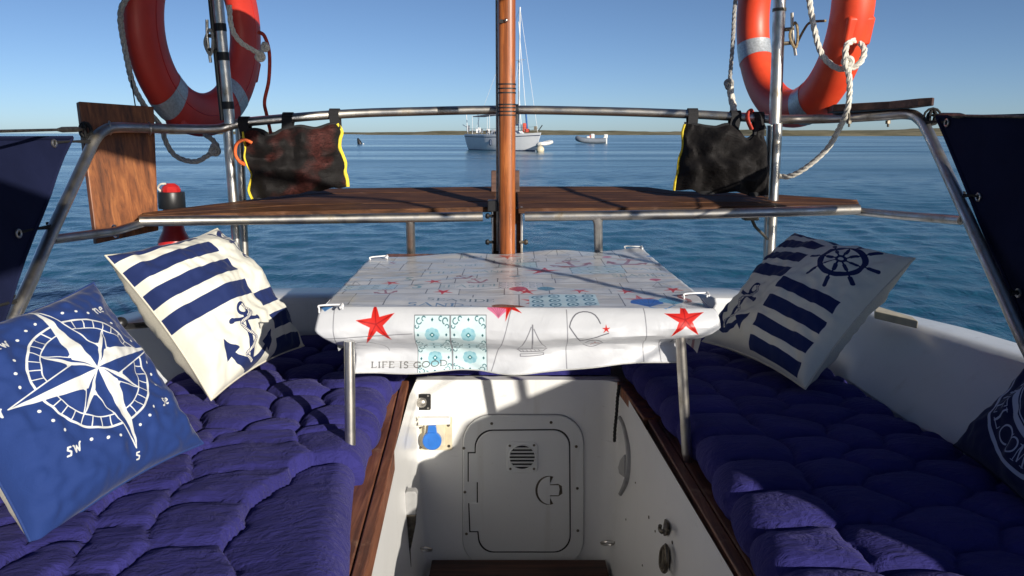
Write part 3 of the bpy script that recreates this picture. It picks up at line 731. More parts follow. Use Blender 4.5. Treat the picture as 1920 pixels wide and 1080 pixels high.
part('cord_tail', tube(cat([PD(1494, 82, 2.6), PD(1508, 55, 2.6), PD(1520, 42, 2.62), PD(1548, 39, 2.66)], 6), .0042, 6), M['rope_t'], c2)

# ============================================================ LIFEBUOYS
def lifebuoy(cx, D, zc, h, roll, label, tapes, R0, a, b):
    c = np.array([cx, D, H+zc]); h = np.array(h, float); h /= np.linalg.norm(h)
    up = np.array([roll[0], roll[1], 1.0]); up -= h*np.dot(up, h); up /= np.linalg.norm(up); n = np.cross(h, up)
    t = thing('lifebuoy', label, 'lifebuoy', c-up*(R0+a), 'lifebuoys on the stern rail')
    def P(th, ph, e=0.0):
        q = R0+(a+e)*np.sign(math.cos(ph))*abs(math.cos(ph))**.9; return c+(h*math.cos(th)+up*math.sin(th))*q+n*(b+e)*np.sign(math.sin(ph))*abs(math.sin(ph))**.9
    nu, nv = 96, 28
    V = [tuple(P(2*math.pi*i/nu, 2*math.pi*j/nv)) for i in range(nu) for j in range(nv)]
    F = [(i*nv+j, ((i+1) % nu)*nv+j, ((i+1) % nu)*nv+(j+1) % nv, i*nv+(j+1) % nv) for i in range(nu) for j in range(nv)]
    rm = M['ring'] if cx > 0 else M['ring_shaded']
    shell = part('ring_shell', (V, F), rm, t)
    for a0, wd in tapes:
        V = []; F = []; k = 7
        for i in range(k):
            th = math.radians(a0-wd/2+wd*i/(k-1))
            for j in range(nv): V.append(tuple(P(th, 2*math.pi*j/nv, .0015)))
        F = [(i*nv+j, (i+1)*nv+j, (i+1)*nv+(j+1) % nv, i*nv+(j+1) % nv) for i in range(k-1) for j in range(nv)]
        part('reflective_band', (V, F), M['reflect'], t)
    # moulding seams front and back, rope lugs
    for ph in (-90,):
        part('seam', tube([P(2*math.pi*i/96, math.radians(ph), -.0004) for i in range(96)], .0022, 6, True), M['red'], t)
    for k in range(4):
        th = math.radians(k*90+(-18 if cx > 0 else 20))
        d = h*math.cos(th)+up*math.sin(th); tt = -h*math.sin(th)+up*math.cos(th)
        g = []
        base = c+d*(R0+a*.72)
        part('rope_lug', merge(box(base+n*b*.0, (.030, b*1.5, .085), (d, n, tt))), rm, t, True, .008)
    return t, P
lb1, LP1 = lifebuoy(-1.115, 2.89, .365, (math.cos(4.496), math.sin(4.496), 0), (.036, -.131), 'orange lifebuoy painted darker red for shade, behind the taped pole on the left', [(-52, 12), (-130, 12), (48, 12), (132, 12)], .30, .078, .046)
lb2, LP2 = lifebuoy(.998, 2.846, .430, (math.cos(-1.42), math.sin(-1.42), 0), (-.03, -.069), 'bright orange lifebuoy on the right with white rope through its lug, in sun', [(-72, 12), (-160, 12), (60, 12), (125, 12)], .344, .067, .059)

# ropes on the lifebuoys
def ropething(name, pts, r, m, label, cat_='rope', knots=(), strands=3):
    g = rope([PD(*p) for p in pts], r, strands=strands)
    for (px, py, D, s) in knots:
        c = PD(px, py, D); P = []
        for k in range(16):
            a = k/16*4*math.pi; P.append(c+np.array([math.cos(a)*s, math.sin(a*1.5)*s*.6, math.sin(a)*s*1.1+(k/16-.5)*s*1.4]))
        g = merge(g, tube(cat(P, 3), r*.85, 7))
    return solo(name, g, m, label, cat_)
ropething('grab_line', [(262, -30, 2.5), (232, 5, 2.5), (226, 40, 2.5), (236, 100, 2.52), (250, 160, 2.55), (275, 205, 2.6), (300, 235, 2.72), (312, 268, 2.74), (330, 293, 2.74), (365, 303, 2.72), (392, 290, 2.70), (408, 278, 2.69), (398, 262, 2.70), (384, 252, 2.72)], .0095, M['rope_g'], 'grey rope looping down the outside of the left lifebuoy below the rail', knots=[(403, 281, 2.69, .012)])
ropething('grab_line', [(430, 10, 2.57), (434, 50, 2.565), (450, 78, 2.57), (478, 96, 2.6), (490, 106, 2.63)], .0085, M['rope_w'], 'pale rope tied across the taped pole to the left lifebuoy', knots=[(488, 105, 2.63, .010), (497, 88, 2.66, .008)])
solo('red_cord', tube(cat([PD(484, 60, 2.72), PD(496, 68, 2.72), PD(505, 100, 2.72), PD(504, 150, 2.72), PD(496, 190, 2.72), PD(500, 215, 2.76), PD(509, 255, 2.76)], 8), .0062, 8), M['rope_r'], 'thin red cord hanging beside the left lifebuoy behind the rail', 'cord')
ropething('mooring_rope', [(1386, -40, 2.78), (1378, 10, 2.78), (1374, 80, 2.78), (1368, 155, 2.78)], .0075, M['rope_g'], 'dark grey rope hanging down left of the right lifebuoy', knots=[(1367, 158, 2.78, .011)])
ropething('mooring_rope', [(1368, 158, 2.78), (1371, 180, 2.78), (1377, 212, 2.76), (1378, 240, 2.75)], .0125, M['rope_w'], 'thick pale rope end knotted above the right mesh bag')
ropething('grab_line', [(1514, -30, 2.50), (1519, 10, 2.50), (1528, 60, 2.49), (1541, 102, 2.48), (1566, 126, 2.46), (1592, 129, 2.44), (1612, 118, 2.43), (1621, 96, 2.44), (1612, 80, 2.46)], .0095, M['rope_w'], 'white twisted rope looped round the right side of the sunlit lifebuoy')
ropething('grab_line', [(1602, 76, 2.44), (1588, 84, 2.42), (1585, 105, 2.42), (1590, 130, 2.42), (1593, 165, 2.43), (1589, 205, 2.44), (1574, 240, 2.5), (1550, 280, 2.55), (1510, 315, 2.6), (1478, 331, 2.64), (1455, 328, 2.68)], .0095, M['rope_w'], 'white twisted rope falling behind the flat board to the right post', knots=[(1590, 118, 2.42, .011)])
solo('thin_line', tube([PD(246, 150, 2.5), PD(250, 175, 2.5), PD(254, 200, 2.5)], .002, 6), M['rope_k'], 'thin dark line hanging by the left board top', 'line')

# ============================================================ BOARDS
bd = thing('hanging_board', 'upright varnished wooden board clamped to the left corner of the stern rail', 'board', PD(180, 458, 2.30))
q = [PD(148, 190, 2.36), PD(289, 200, 2.54), PD(298, 432, 2.47), PD(181, 457, 2.31)]
nrm = np.cross(q[1]-q[0], q[3]-q[0]); nrm /= np.linalg.norm(nrm)
nrm = nrm if nrm[1] > 0 else -nrm
part('plank', prism(q, nrm*.022), M['board'], bd, False, .003)
def ubolt(px, py, D, r, ax):                       # small clamp ring round the rail
    c = PD(px, py, D); ax = np.array(ax, float); ax /= np.linalg.norm(ax); u = np.array([0, 0, 1.0]); u -= ax*np.dot(u, ax); u /= np.linalg.norm(u); v = np.cross(ax, u)
    return tube([c+u*r*math.cos(a)+v*r*math.sin(a) for a in np.linspace(0, 2*math.pi, 17)[:-1]], .0028, 6, True)
for px, py, D, ax in ((206, 240, 2.315, (1, .6, 0)), (280, 241, 2.45, (1, .8, 0)), (216, 434, 2.27, (1, 1.3, .1))):
    part('clamp', ubolt(px, py, D, .0185, ax), M['steel'], bd)
fb = thing('flat_board', 'flat grey-brown board lying edge-on over the right corner of the stern rail', 'board', PD(1640, 212, 2.4))
z1 = .080
pts = [R(1.02, 2.52, z1), R(1.13, 2.38, z1+.004), R(1.16, 2.27, z1+.008), R(1.185, 2.24, z1+.009), R(1.20, 2.26, z1+.009), R(1.215, 2.40, z1+.006), R(1.20, 2.58, z1), R(1.15, 2.66, z1-.004), R(1.05, 2.64, z1-.004)]
part('plank', prism([p+np.array([0, 0, .010]) for p in pts], (0, 0, -.022)), M['flat_board'], fb, False, .002)
for px in (1592, 1665): part('bolt', merge(tube([PD(px, 212, 2.42), PD(px, 238, 2.42)], .0035, 8), tube([PD(px, 226, 2.42), PD(px, 232, 2.42)], .008, 6)), M['dark_steel'], fb)

# ---- wooden bench across the stern, planks each side of the post
def BZ(px, py):                                     # point on the gently raised plane of the bench top
    d = ray(px, py); a = .075; z0 = -.236; y0 = 2.52
    t = (z0-a*y0)/(d[2]-a*d[1]); return O0+d*t
def bench(F0, B0, label, npl=4, sx=()):
    FP = [BZ(*p) for p in F0]; BP = [BZ(*p) for p in B0]
    t = thing('stern_bench', label, 'bench', (FP[0]+FP[-1])/2-np.array([0, 0, .03]), 'wooden stern bench halves')
    def interp(P, s):
        x = P[0][0]+(P[-1][0]-P[0][0])*s; xs = [p[0] for p in P]
        return np.array([x, np.interp(x, xs, [p[1] for p in P]), np.interp(x, xs, [p[2] for p in P])])
    ns = 14
    for k in range(npl):
        a, b = k/npl, (k+1)/npl
        top = []
        lo = []; hi = []
        for i in range(ns+1):
            s = i/ns; f = interp(FP, s); bb = interp(BP, s)
            ya = f[1]+(bb[1]-f[1])*a+.0013; yb = f[1]+(bb[1]-f[1])*b-.0013
            if yb-ya < .006: continue
            za = f[2]+(bb[2]-f[2])*a; zb = f[2]+(bb[2]-f[2])*b; dz = .0012*(k % 2)
            lo.append(np.array([f[0], ya, za+dz])); hi.append(np.array([f[0]+(bb[0]-f[0])*b, yb, zb+dz]))
        part('plank', prism(lo+hi[::-1], (0, 0, -.017)), M['teak_bench'], t, False, .002)
    return t
bench([(258, 405), (500, 397), (924, 388)], [(266, 400), (350, 389), (470, 375), (600, 354), (934, 350)], 'left half of the dark wooden bench below the stern rail, mostly in shade')
bench([(972, 391), (1300, 388), (1612, 384)], [(968, 350), (1212, 350), (1228, 357), (1440, 364), (1608, 375)], 'right half of the dark wooden bench below the stern rail, in sun')

# ---- wooden post at the middle and its bracket
pt = thing('wooden_post', 'varnished orange wooden post standing at the middle of the stern', 'post', PD(951, 560, 2.50))
A0, A1 = PD(949, -300, 2.50), PD(951.5, 600, 2.50)
def squircle(P0, P1, rx, ry, n=20):
    V = []; F = []
    for i, P in enumerate((P0, (P0+P1)/2, P1)):
        for k in range(n):
            a = 2*math.pi*k/n; ca, sa = math.cos(a), math.sin(a)
            V.append((P[0]+rx[i]*np.sign(ca)*abs(ca)**.7, P[1]+ry*np.sign(sa)*abs(sa)**.7, P[2]))
    for i in range(2):
        for k in range(n): F.append((i*n+k, i*n+(k+1) % n, (i+1)*n+(k+1) % n, (i+1)*n+k))
    F.append(tuple(range(n))[::-1]); F.append(tuple(2*n+k for k in range(n))); return V, F
part('shaft', squircle(A1, A0, (.0258, .0275, .0285), .030), M['varnish_post'], pt)
def post_at(py): return A0+(A1-A0)*((py+300)/900)
for py in (132, 140, 148, 170, 176, 183, 190):
    c = post_at(py); part('whipping', merge(squircle(c-np.array([0, 0, .0022]), c+np.array([0, 0, .0022]), (.0288, .0288, .0288), .0307)), M['tape'], pt)
part('fitting', sphere(PD(949, 38, 2.465), .006), M['steel'], pt)
part('fitting', box(PD(940, 40, 2.468), (.012, .008, .010)), M['tape'], pt, False)
solo('halyard', tube([PD(930.5, -300, 2.53), PD(933, 470, 2.53)], .0042, 8), M['rope_g'], 'grey line running down along the left side of the wooden post', 'line')
solo('lashing', merge(tube([PD(969, 198, 2.77), PD(968, 232, 2.77)], .008, 8), tube([PD(933, 190, 2.77), PD(934, 236, 2.77)], .006, 8), tube([PD(930, 206, 2.775), PD(972, 206, 2.775)], .0195, 12)), M['tape'], 'black lashing tying the wooden post to the stern rail', 'lashing')
pb = thing('post_bracket', 'brown wooden and steel bracket clasping the foot of the wooden post', 'bracket', PD(950, 520, 2.56))
def pxbox(x0, y0, x1, y1, D, dep):
    a, b, c, d = PD(x0, y0, D), PD(x1, y0, D), PD(x1, y1, D), PD(x0, y1, D); return prism([a, b, c, d], (0, dep, 0))
part('side_plate', pxbox(924, 392, 935, 520, 2.54, .09), M['teak_bench'], pb, False, .002)
part('side_plate', pxbox(968, 392, 976, 520, 2.54, .09), M['teak_bench'], pb, False, .002)
part('edge_strip', pxbox(922, 395, 925, 520, 2.52, .03), M['steel'], pb, False, .001); part('edge_strip', pxbox(976, 388, 980, 520, 2.52, .03), M['steel'], pb, False, .001)
part('back_board', pxbox(921, 320, 936, 420, 2.86, .03), M['flat_board'], pb, False, .002); part('back_board', pxbox(966, 320, 974, 420, 2.86, .03), M['flat_board'], pb, False, .002)
part('hinge_block', pxbox(914, 376, 934, 397, 2.50, .05), M['black'], pb, False, .003)
for px, py in ((917, 405), (917, 454), (983, 454)):
    part('bolt', merge(lathe([(.0085, 0), (.0095, .006), (.006, .012)], PD(px, py, 2.52), (-1 if px < 950 else 1, 0, 0), 8), tube([PD(px, py, 2.52), PD(926 if px < 950 else 974, py, 2.52)], .005, 8)), M['black'] if px < 950 else M['dark_steel'], pb, False)
br = thing('fold_strut', 'tarnished jointed strut under the right end of the bench', 'bracket', PD(1436, 446, 2.62))
part('arm', tube([PD(1408, 408, 2.58), PD(1416, 425, 2.58), PD(1438, 447, 2.62)], .010, 8, flat=.5), M['dark_steel'], br)
part('knuckle', pxbox(1396, 403, 1424, 414, 2.56, .04), M['dark_steel'], br, False, .004)

# ---- man overboard light
ml = thing('danbuoy_light', 'red overboard light in a black holder behind the left end of the bench', 'light', PD(325, 470, 2.62))
c0 = PD(322, 375, 2.62); up = (0.02, 0, 1)
part('body', lathe([(.048, -.185), (.054, -.165), (.053, -.14), (.036, -.105), (.030, -.07), (.030, -.02), (.034, .02)], c0, up), M['red'], ml)
part('holder', lathe([(.042, -.028), (.043, -.026), (.043, .026), (.042, .028)], c0, up), M['black'], ml)
part('cap', lathe([(.030, .026), (.031, .036), (.026, .046), (.018, .052), (.012, .056)], c0, up, 12), M['red'], ml, False)
part('lanyard', tube(cat([c0+np.array(p) for p in ((-.030, -.01, .030), (-.036, -.015, .042), (-.024, -.02, .054), (-.006, -.02, .056))], 5), .0035, 6), M['rope_w'], ml)

# ============================================================ MESH BAGS
def mk_net(name, seed, red, th0):
    m = mat(name, (.02, .015, .014), .75, spec=.25); v = coords(m)
    mp = N(m, 'ShaderNodeMapping'); mp.inputs['Location'].default_value = (seed, seed*.3, 0); L(m, v, mp.inputs[0])
    vv = N(m, 'ShaderNodeMapping'); vv.inputs['Scale'].default_value = (1, 1, 2.2); L(m, mp.outputs[0], vv.inputs[0])
    wv = N(m, 'ShaderNodeTexNoise'); wv.inputs['Scale'].default_value = 16; wv.inputs['Detail'].default_value = 5; wv.inputs['Distortion'].default_value = 5.5; L(m, vv.outputs[0], wv.inputs[0])
    blot = nz(m, mp.outputs[0], 5.5, 2)
    c1 = ramp(m, wv.outputs[0], [(.36, tuple(x*.35 for x in red)), (.5, tuple(x*.8 for x in red)), (.66, red)])
    mx = N(m, 'ShaderNodeMix', data_type='RGBA'); L(m, ramp(m, blot, [(th0, g3(0)), (th0+.08, g3(1))]), mx.inputs[0]); mx.inputs[6].default_value = (.014, .012, .012, 1); L(m, c1, mx.inputs[7])
    vo = N(m, 'ShaderNodeTexVoronoi'); vo.inputs['Scale'].default_value = 330; L(m, v, vo.inputs['Vector'])
    m2 = N(m, 'ShaderNodeMix', data_type='RGBA', blend_type='MULTIPLY'); m2.inputs[0].default_value = .6; L(m, mx.outputs[2], m2.inputs[6]); L(m, ramp(m, vo.outputs[0], [(.2, g3(1)), (.6, g3(.3))]), m2.inputs[7])
    L(m, m2.outputs[2], BS(m).inputs['Base Color']); L(m, bump(m, wv.outputs[0], .5, .004, bump(m, nz(m, v, 12, 4), .6, .015)), BS(m).inputs['Normal']); return m
M['net_l'] = mk_net('net_over_red_rope', 0, (.095, .026, .022), .47); M['net_r'] = mk_net('net_over_dark_gear', 3.3, (.06, .02, .02), .56)
def bag(tl, tr, br_, bl, D, straps, m, label, sag, yl, yr, seed, Ds=None):
    TL, TR, BR, BL = PD(*tl, D[0]), PD(*tr, D[1]), PD(*br_, D[1]-.02), PD(*bl, D[0]-.02)
    t = thing('mesh_bag', label, 'bag', (BL+BR)/2, 'mesh bags hanging from the stern rail')
    def f(side):
        def g(u, v):
            top = TL+(TR-TL)*u; bot = BL+(BR-BL)*u; p = bot+(top-bot)*v
            dip = sum(s_*math.exp(-((u-c)/.12)**2) for c, s_ in sag)
            p = p+np.array([0, 0, -dip*v**2])
            b = (max(0, 4*u*(1-u))**.5)*(max(0, math.sin(math.pi*min(1, (1-v)*.93+.05))))**.6*.055
            nn = noise.noise(Vector((u*4+seed, v*4, seed)))*.034+noise.noise(Vector((u*9+seed, v*6, seed+5)))*.014
            e = min(1, u*12, (1-u)*12)
            return p+np.array([nn*.5, -side*(b+nn*e*1.3)-side*.003, nn*.4*e])
        return g
    part('front_net', grid(40, 30, f(1)), m, t); part('back_net', grid(24, 18, f(-1)), M['webbing'], t)
    gf = f(0)
    for on, u in ((yl, 0), (yr, 1)):
        if on: part('yellow_trim', tube(cat([gf(u, k/8)+np.array([0, -.006, 0]) for k in range(9)], 3), .0065 if on == 1 else .005, 8, flat=.6), M['yellow'], t)
    part('top_hem', tube(cat([gf(k/12, 1.0) for k in range(13)], 3), .008, 8), M['webbing'], t)
    for px, py0, py1, u in straps:
        Dr = np.interp(px, [q[0] for q in RAIL], [q[2] for q in RAIL]); ry = np.interp(px, [q[0] for q in RAIL], [q[1] for q in RAIL])
        c = PD(px, ry, Dr); low = gf(u, .97); w_ = .017; P = []
        for a in np.linspace(-math.pi*.05, math.pi*1.05, 12): P.append(c+np.array([0, -math.cos(a)*.0195, math.sin(a)*.0195]))
        V = []; F = []; path = [low+np.array([0, -.008, -.006])]+P+[low+np.array([0, .008, -.006])]
        for p in path: V += [tuple(p+np.array([-w_, 0, 0])), tuple(p+np.array([w_, 0, 0])), tuple(p+np.array([-w_, 0, 0])+(p-c)*.09*[0, 1, 1]), tuple(p+np.array([w_, 0, 0])+(p-c)*.09*[0, 1, 1])]
        for i in range(len(path)-1):
            a = i*4; b = a+4; F += [(a, a+1, b+1, b), (a+2, b+2, b+3, a+3), (a, b, b+2, a+2), (a+1, a+3, b+3, b+1)]
        F += [(0, 2, 3, 1), (len(V)-4, len(V)-3, len(V)-1, len(V)-2)]
        part('strap', (V, F), M['webbing'], t, False)
    return t
bag((457, 247), (634, 232), (653, 350), (474, 373), (2.64, 2.72), [(459, 222, 250, .02), (541, 214, 245, .46), (628, 208, 235, .97)], M['net_l'], 'black mesh bag of reddish rope with yellow trim, hanging left of the post', [(.25, .022), (.72, .012)], 1, 1, 1.0)
bag((1283, 233), (1436, 236), (1440, 366), (1263, 357), (2.74, 2.66), [(1298, 206, 234, .1), (1378, 210, 240, .60), (1421, 212, 246, .92)], M['net_r'], 'black mesh bag of dark gear with one yellow edge, hanging right of the post', [(.35, .010), (.78, .05)], 2, 0, 4.0)
solo('hook_strap', tube(cat([PD(472, 268, 2.60), PD(458, 262, 2.59), PD(444, 270, 2.58), (PD(441, 288, 2.58)), PD(448, 302, 2.59), PD(456, 307, 2.62)], 6), .0105, 10, flat=.55), M['orange_strap'], 'bright orange hook strap at the left edge of the left mesh bag', 'strap')
solo('hook_strap', tube(cat([PD(1409, 242, 2.65), PD(1402, 225, 2.64), PD(1402, 212, 2.66), PD(1407, 207, 2.70), PD(1411, 214, 2.73)], 6), .0085, 10, flat=.6), M['rope_r'], 'small red strap looped over the rail above the right mesh bag', 'strap')

# ============================================================ WEATHER CLOTHS and lifelines
def cloth_panel(TA, TB, BA, BB, label, seed, eyelets):
    t = thing('weather_cloth', label, 'canvas screen', BA, 'weather cloths along the side rails')
    def g(u, v):
        a = TA+(TB-TA)*u; b = BA+(BB-BA)*u; p = b+(a-b)*v
        s = .016*math.sin(math.pi*v)*math.sin(math.pi*min(1, u*1.2)); nn = noise.noise(Vector((u*5+seed, v*3, seed)))*.014
        return p+np.array([(s+nn)*(1 if TA[0] < 0 else -1), 0, -.012*math.sin(math.pi*u*3)*v*.3])
    part('canvas', merge(grid(50, 20, g), ([tuple(np.array(g(i/49, j/19))+np.array([.003 if TA[0] > 0 else -.003, 0, 0])) for j in range(20) for i in range(50)], [(j*50+i, (j+1)*50+i, (j+1)*50+i+1, j*50+i+1) for j in range(19) for i in range(49)])), M['canvas'], t)
    part('hem', merge(tube([g(0, k/10) for k in range(11)], .0055, 6), tube([g(k/20, 1) for k in range(21)], .0055, 6)), M['canvas'], t)
    for v in eyelets:
        c = np.array(g(.022, v)); sx = 1 if TA[0] < 0 else -1
        part('eyelet', tube([c+np.array([sx*.003, .009*math.cos(a), .009*math.sin(a)]) for a in np.linspace(0, 2*math.pi, 13)[:-1]], .003, 6, True), M['steel'], t)
        ln = PD(*tuple(np.array([np.interp(c[2], *zip(*sorted([(PD(*q)[2], q[k]) for q in (RAIL[:6] if sx > 0 else RAIL[-6:])]))) for k in range(3)])))
        lash = cat([c, (c+ln)/2+np.array([0, -.014, .004]), ln+np.array([0, -.018, 0]), ln+np.array([-sx*.018, 0, .01]), ln+np.array([0, .016, .006]), c+np.array([0, .004, .002])], 4)
        part('lacing', tube(lash, .0033, 6), M['rope_k'], t)
    return t
TLa = PD(135, 258, 2.14); BLa = PD(12, 570, 1.72); BLa = TLa+(BLa-TLa)*1.25
cloth_panel(TLa, R(-1.45, -.9, .02), BLa, R(-1.40, -.9, -.50), 'dark navy canvas screen laced to the left side of the stern rail', 2.0, (.97, .52, .2))
TRa = PD(1757, 219, 2.20); BRa = PD(1918, 600, 1.80); BRa = TRa+(BRa-TRa)*1.12
cloth_panel(TRa, R(1.44, .62, .045), BRa, R(1.42, .62, -.50), 'dark navy canvas screen laced to the right side of the stern rail', 5.0, (.97, .62, .22))
def lifeline(pts, label, ex):
    t = thing('lifeline', label, 'wire', pts[0], 'lifelines at the rail corners')
    part('wire', tube(pts, .0035, 8), M['dark_steel'], t)
    d = pts[1]-pts[0]; d /= np.linalg.norm(d)
    part('turnbuckle', tube([pts[0]+d*.03, pts[0]+d*.06, pts[0]+d*.16, pts[0]+d*.19], [.004, .0075, .0075, .004], 8), M['dark_steel'], t)
    g = []
    for k in range(4):
        c = pts[0]+np.array([0, 0, -.004]); s_ = .014+.003*k; a0 = k*.9
        g.append(tube([c+np.array([s_*math.cos(a)*math.cos(a0), s_*math.cos(a)*math.sin(a0)*.6, s_*math.sin(a)]) for a in np.linspace(0, 2*math.pi, 13)[:-1]], .0036, 6, True))
    part('lashing', merge(*g), M['rope_k'], t)
lifeline([PD(160, 242, 2.24), PD(0, 246, 1.75), R(-1.47, -.9, .03)], 'thin wire running to the left corner of the rail above the canvas', 0)
shade_panel = thing('weather_cloth', 'low navy canvas panel out of view, added to shade the right seat', 'canvas screen', R(1.45, .3, -.52), 'weather cloths along the side rails')
part('canvas', prism([R(1.445, .62, -.52), R(1.445, .62, -.13), R(1.455, .30, -.11), R(1.458, .10, -.10), R(1.46, .04, -.16), R(1.46, .0, -.52)], (.004, 0, 0)), M['canvas'], shade_panel, False)  # added unseen panel, top edge shaped to cast the seat shade
lifeline([PD(1748, 216, 2.26), PD(1920, 219, 1.8), R(1.52, -.5, .055)], 'thin wire running to the right corner of the rail above the canvas', 1)

# bimini awning over the cockpit (above the picture; it shades the upper left side) with its hoops
bi = thing('bimini', 'navy canvas awning on steel hoops over the cockpit', 'awning', R(0, 1.3, .3))
def bim(u, v):
    x = -1.32+1.86*u; y = .35+2.12*v; return R(x, y, .69-.08*(max(0, -x-.3))**2-.02*math.sin(math.pi*v*2)**2)
part('canopy', merge(grid(24, 16, bim), ([tuple(np.array(bim(i/23, j/15))-np.array([0, 0, .004])) for j in range(16) for i in range(24)], [(j*24+i, (j+1)*24+i, (j+1)*24+i+1, j*24+i+1) for j in range(15) for i in range(23)])), M['canvas'], bi)
part('hoop', tube(cat([R(-1.33, .6, -.5), R(-1.27, .45, .4), R(-1.13, .35, .64), R(0, .35, .69), R(1.13, .35, .64), R(1.27, .45, .4), R(1.33, .6, -.5)], 6), .013, 10), M['steel'], bi)
part('hoop', tube(cat([R(-1.34, .6, -.5), R(-1.33, 1.2, .25), R(-1.27, 2.0, .50), R(-1.13, 2.32, .60), R(0, 2.33, .68), R(1.13, 2.32, .60), R(1.27, 2.0, .50), R(1.33, 1.2, .25), R(1.34, .6, -.5)], 6), .013, 10), M['steel'], bi)
part('sky_blocker', prism([R(-.95, -.30, .66), R(.80, -.30, .66), R(.75, -2.0, .62), R(-.95, -2.0, .62)], (0, 0, -.006)), M['canvas'], bi, False)  # unseen panel added to cut sky light over the cockpit
# the cabin behind the camera
cab = thing('cabin', 'white cabin with companionway behind the cockpit', 'cabin', R(0, -1.2, -1.3))
part('cabin_side', prism([R(-1.15, -1.25, -1.4), R(1.15, -1.25, -1.4), R(1.05, -1.25, -.22), R(-1.05, -1.25, -.22)], (0, -2.2, 0)), M['white'], cab, False, .03)
part('companionway', prism([R(-.3, -1.245, -1.2), R(.32, -1.245, -1.2), R(.30, -1.245, -.3), R(-.28, -1.245, -.3)], (0, .02, 0)), M['teak_bench'], cab, False, .004)

# ============================================================ CUSHIONS
def voro(P, cells, sc):
    d1 = np.full(len(P), 1e9); d2 = d1.copy(); off = np.zeros(len(P)); offy = np.zeros(len(P))
    for c in cells:
        d = np.hypot((P[:, 0]-c[0])*sc[0], (P[:, 1]-c[1])*sc[1]); m = d < d1
        d2 = np.where(m, d1, np.minimum(d2, d)); d1 = np.where(m, d, d1); off = np.where(m, P[:, 0]-c[0], off); offy = np.where(m, P[:, 1]-c[1], offy)
    return d1, d2, off, offy
def futon(name, y0, y1, xin, xout, zb, thick, label, cells, sc=(1, 1), edge=.18, seed=0, nx=150, ny=230, amp=.024, group='navy tufted seat cushions', sgn=1, endr=.05, crease=.014, dome=.4, tilt=.0, tilty=.0):
    """xin(y), xout(y): inner (footwell) and outer edges; sgn=+1 seat to the right"""
    r = thick/2; V = np.zeros((ny, nx, 3))
    Y = np.linspace(y0, y1, ny)
    ws = np.array([abs(xout(y)-xin(y)) for y in Y]); arcL = math.pi*r
    s = np.linspace(0, 1, nx); s = np.where(s < .22, s/.22*arcL, 0)+0
    base = np.zeros((ny, nx, 3)); nor = np.zeros((ny, nx, 3)); par = np.zeros((ny, nx))
    nE = int(nx*.2)
    for j, y in enumerate(Y):
        W_ = ws[j]; xi = xin(y)
        for i in range(nx):
            if i < nE:
                a = -math.pi/2+math.pi*i/nE; X = r-r*math.cos(a); Z = r+r*math.sin(a); nx_, nz_ = -math.cos(a), math.sin(a); p = r*(a-math.pi/2)
            else:
                k = (i-nE)/(nx-1-nE); X = r+(W_-2*r)*k+ r*max(0, (k-.93)/.07)*.0; Z = thick*(1-(max(0, (k-.94)/.06))**2*.7); nx_, nz_ = 0, 1; p = (W_-2*r)*k
            e = min(1, (y-y0)/endr, (y1-y)/endr); e = math.sqrt(max(0, 1-(1-e)**2))
            base[j, i] = (xi+sgn*X, y, zb+Z*(.25+.75*e)); nor[j, i] = (sgn*nx_, 0, nz_); par[j, i] = p
    Pq = np.stack([par.ravel(), np.repeat(Y, nx)], 1)
    # warp so the seams wander
    wx = np.array([noise.noise(Vector((p[0]*6+seed, p[1]*6, 1.7)))*.030+noise.noise(Vector((p[0]*20+seed, p[1]*20, 1.7)))*.010 for p in Pq]); wy = np.array([noise.noise(Vector((p[0]*6, p[1]*6+seed, 7.7)))*.022 for p in Pq])
    Q = Pq+np.stack([wx, wy], 1); d1, d2, off, offy = voro(Q, cells, sc)
    g = d2-d1; h = amp*(1-np.exp(-g/crease))+amp*dome*np.clip(1-(d1/.085)**2, -.6, 1)-tilt*off-tilty*offy
    # drawn wrinkles running into the seams
    wr = np.array([noise.noise(Vector((p[0]*34+seed, p[1]*13, 3.1)))*.0014+noise.noise(Vector((p[0]*11, p[1]*48+seed, 9.1)))*.0034 for p in Q])
    h = (h+wr*np.clip(1.4-g/.05, .35, 1.2)).reshape(ny, nx)
    fade = np.ones((ny, nx)); fade[:, 0] = .3
    V = base+nor*(h*fade)[..., None]; V[..., 2] += H
    F = [(j*nx+i, j*nx+i+1, (j+1)*nx+i+1, (j+1)*nx+i) for j in range(ny-1) for i in range(nx-1)]
    if sgn < 0: F = [f[::-1] for f in F]
    Vl = [tuple(p) for p in V.reshape(-1, 3)]
    # skirt + underside
    ring = [j*nx+nx-1 for j in range(ny)]; 
    rim = [j*nx for j in range(ny)]+[(ny-1)*nx+i for i in range(1, nx)]+[j*nx+nx-1 for j in range(ny-2, -1, -1)]+[i for i in range(nx-2, 0, -1)]
    k0 = len(Vl); Vl += [(Vl[q][0], Vl[q][1], zb+H-.002) for q in rim]
    n = len(rim)
    for k in range(n): F.append((rim[k], rim[(k+1) % n], k0+(k+1) % n, k0+k) if sgn < 0 else (rim[k], k0+k, k0+(k+1) % n, rim[(k+1) % n]))
    o = solo(name, (Vl, F), M['futon'], label, 'cushion', (float(V[..., 0].mean()), (y0+y1)/2, zb+H), group)
    o.data.set_sharp_from_angle(angle=math.radians(80)); return o
def cells_grid(p0, cw, rows_y, jit, seed, ncol, edge_step=None, edge_p=-.02):
    g = random.Random(seed); C = []
    for c in range(ncol):
        off = (c % 2)*.5
        k = rows_y[0]+off*rows_y[2]
        while k < rows_y[1]+.2:
            C.append((p0+c*cw+g.uniform(-jit, jit), k+g.uniform(-jit, jit))); k += rows_y[2]
    if edge_step:
        k = rows_y[0]-.05
        while k < rows_y[1]+.2: C.append((edge_p, k+g.uniform(-jit, jit)*.6)); k += edge_step
    return C
lin = lambda pts: (lambda y: float(np.interp(y, [p[0] for p in pts], [p[1] for p in pts])))
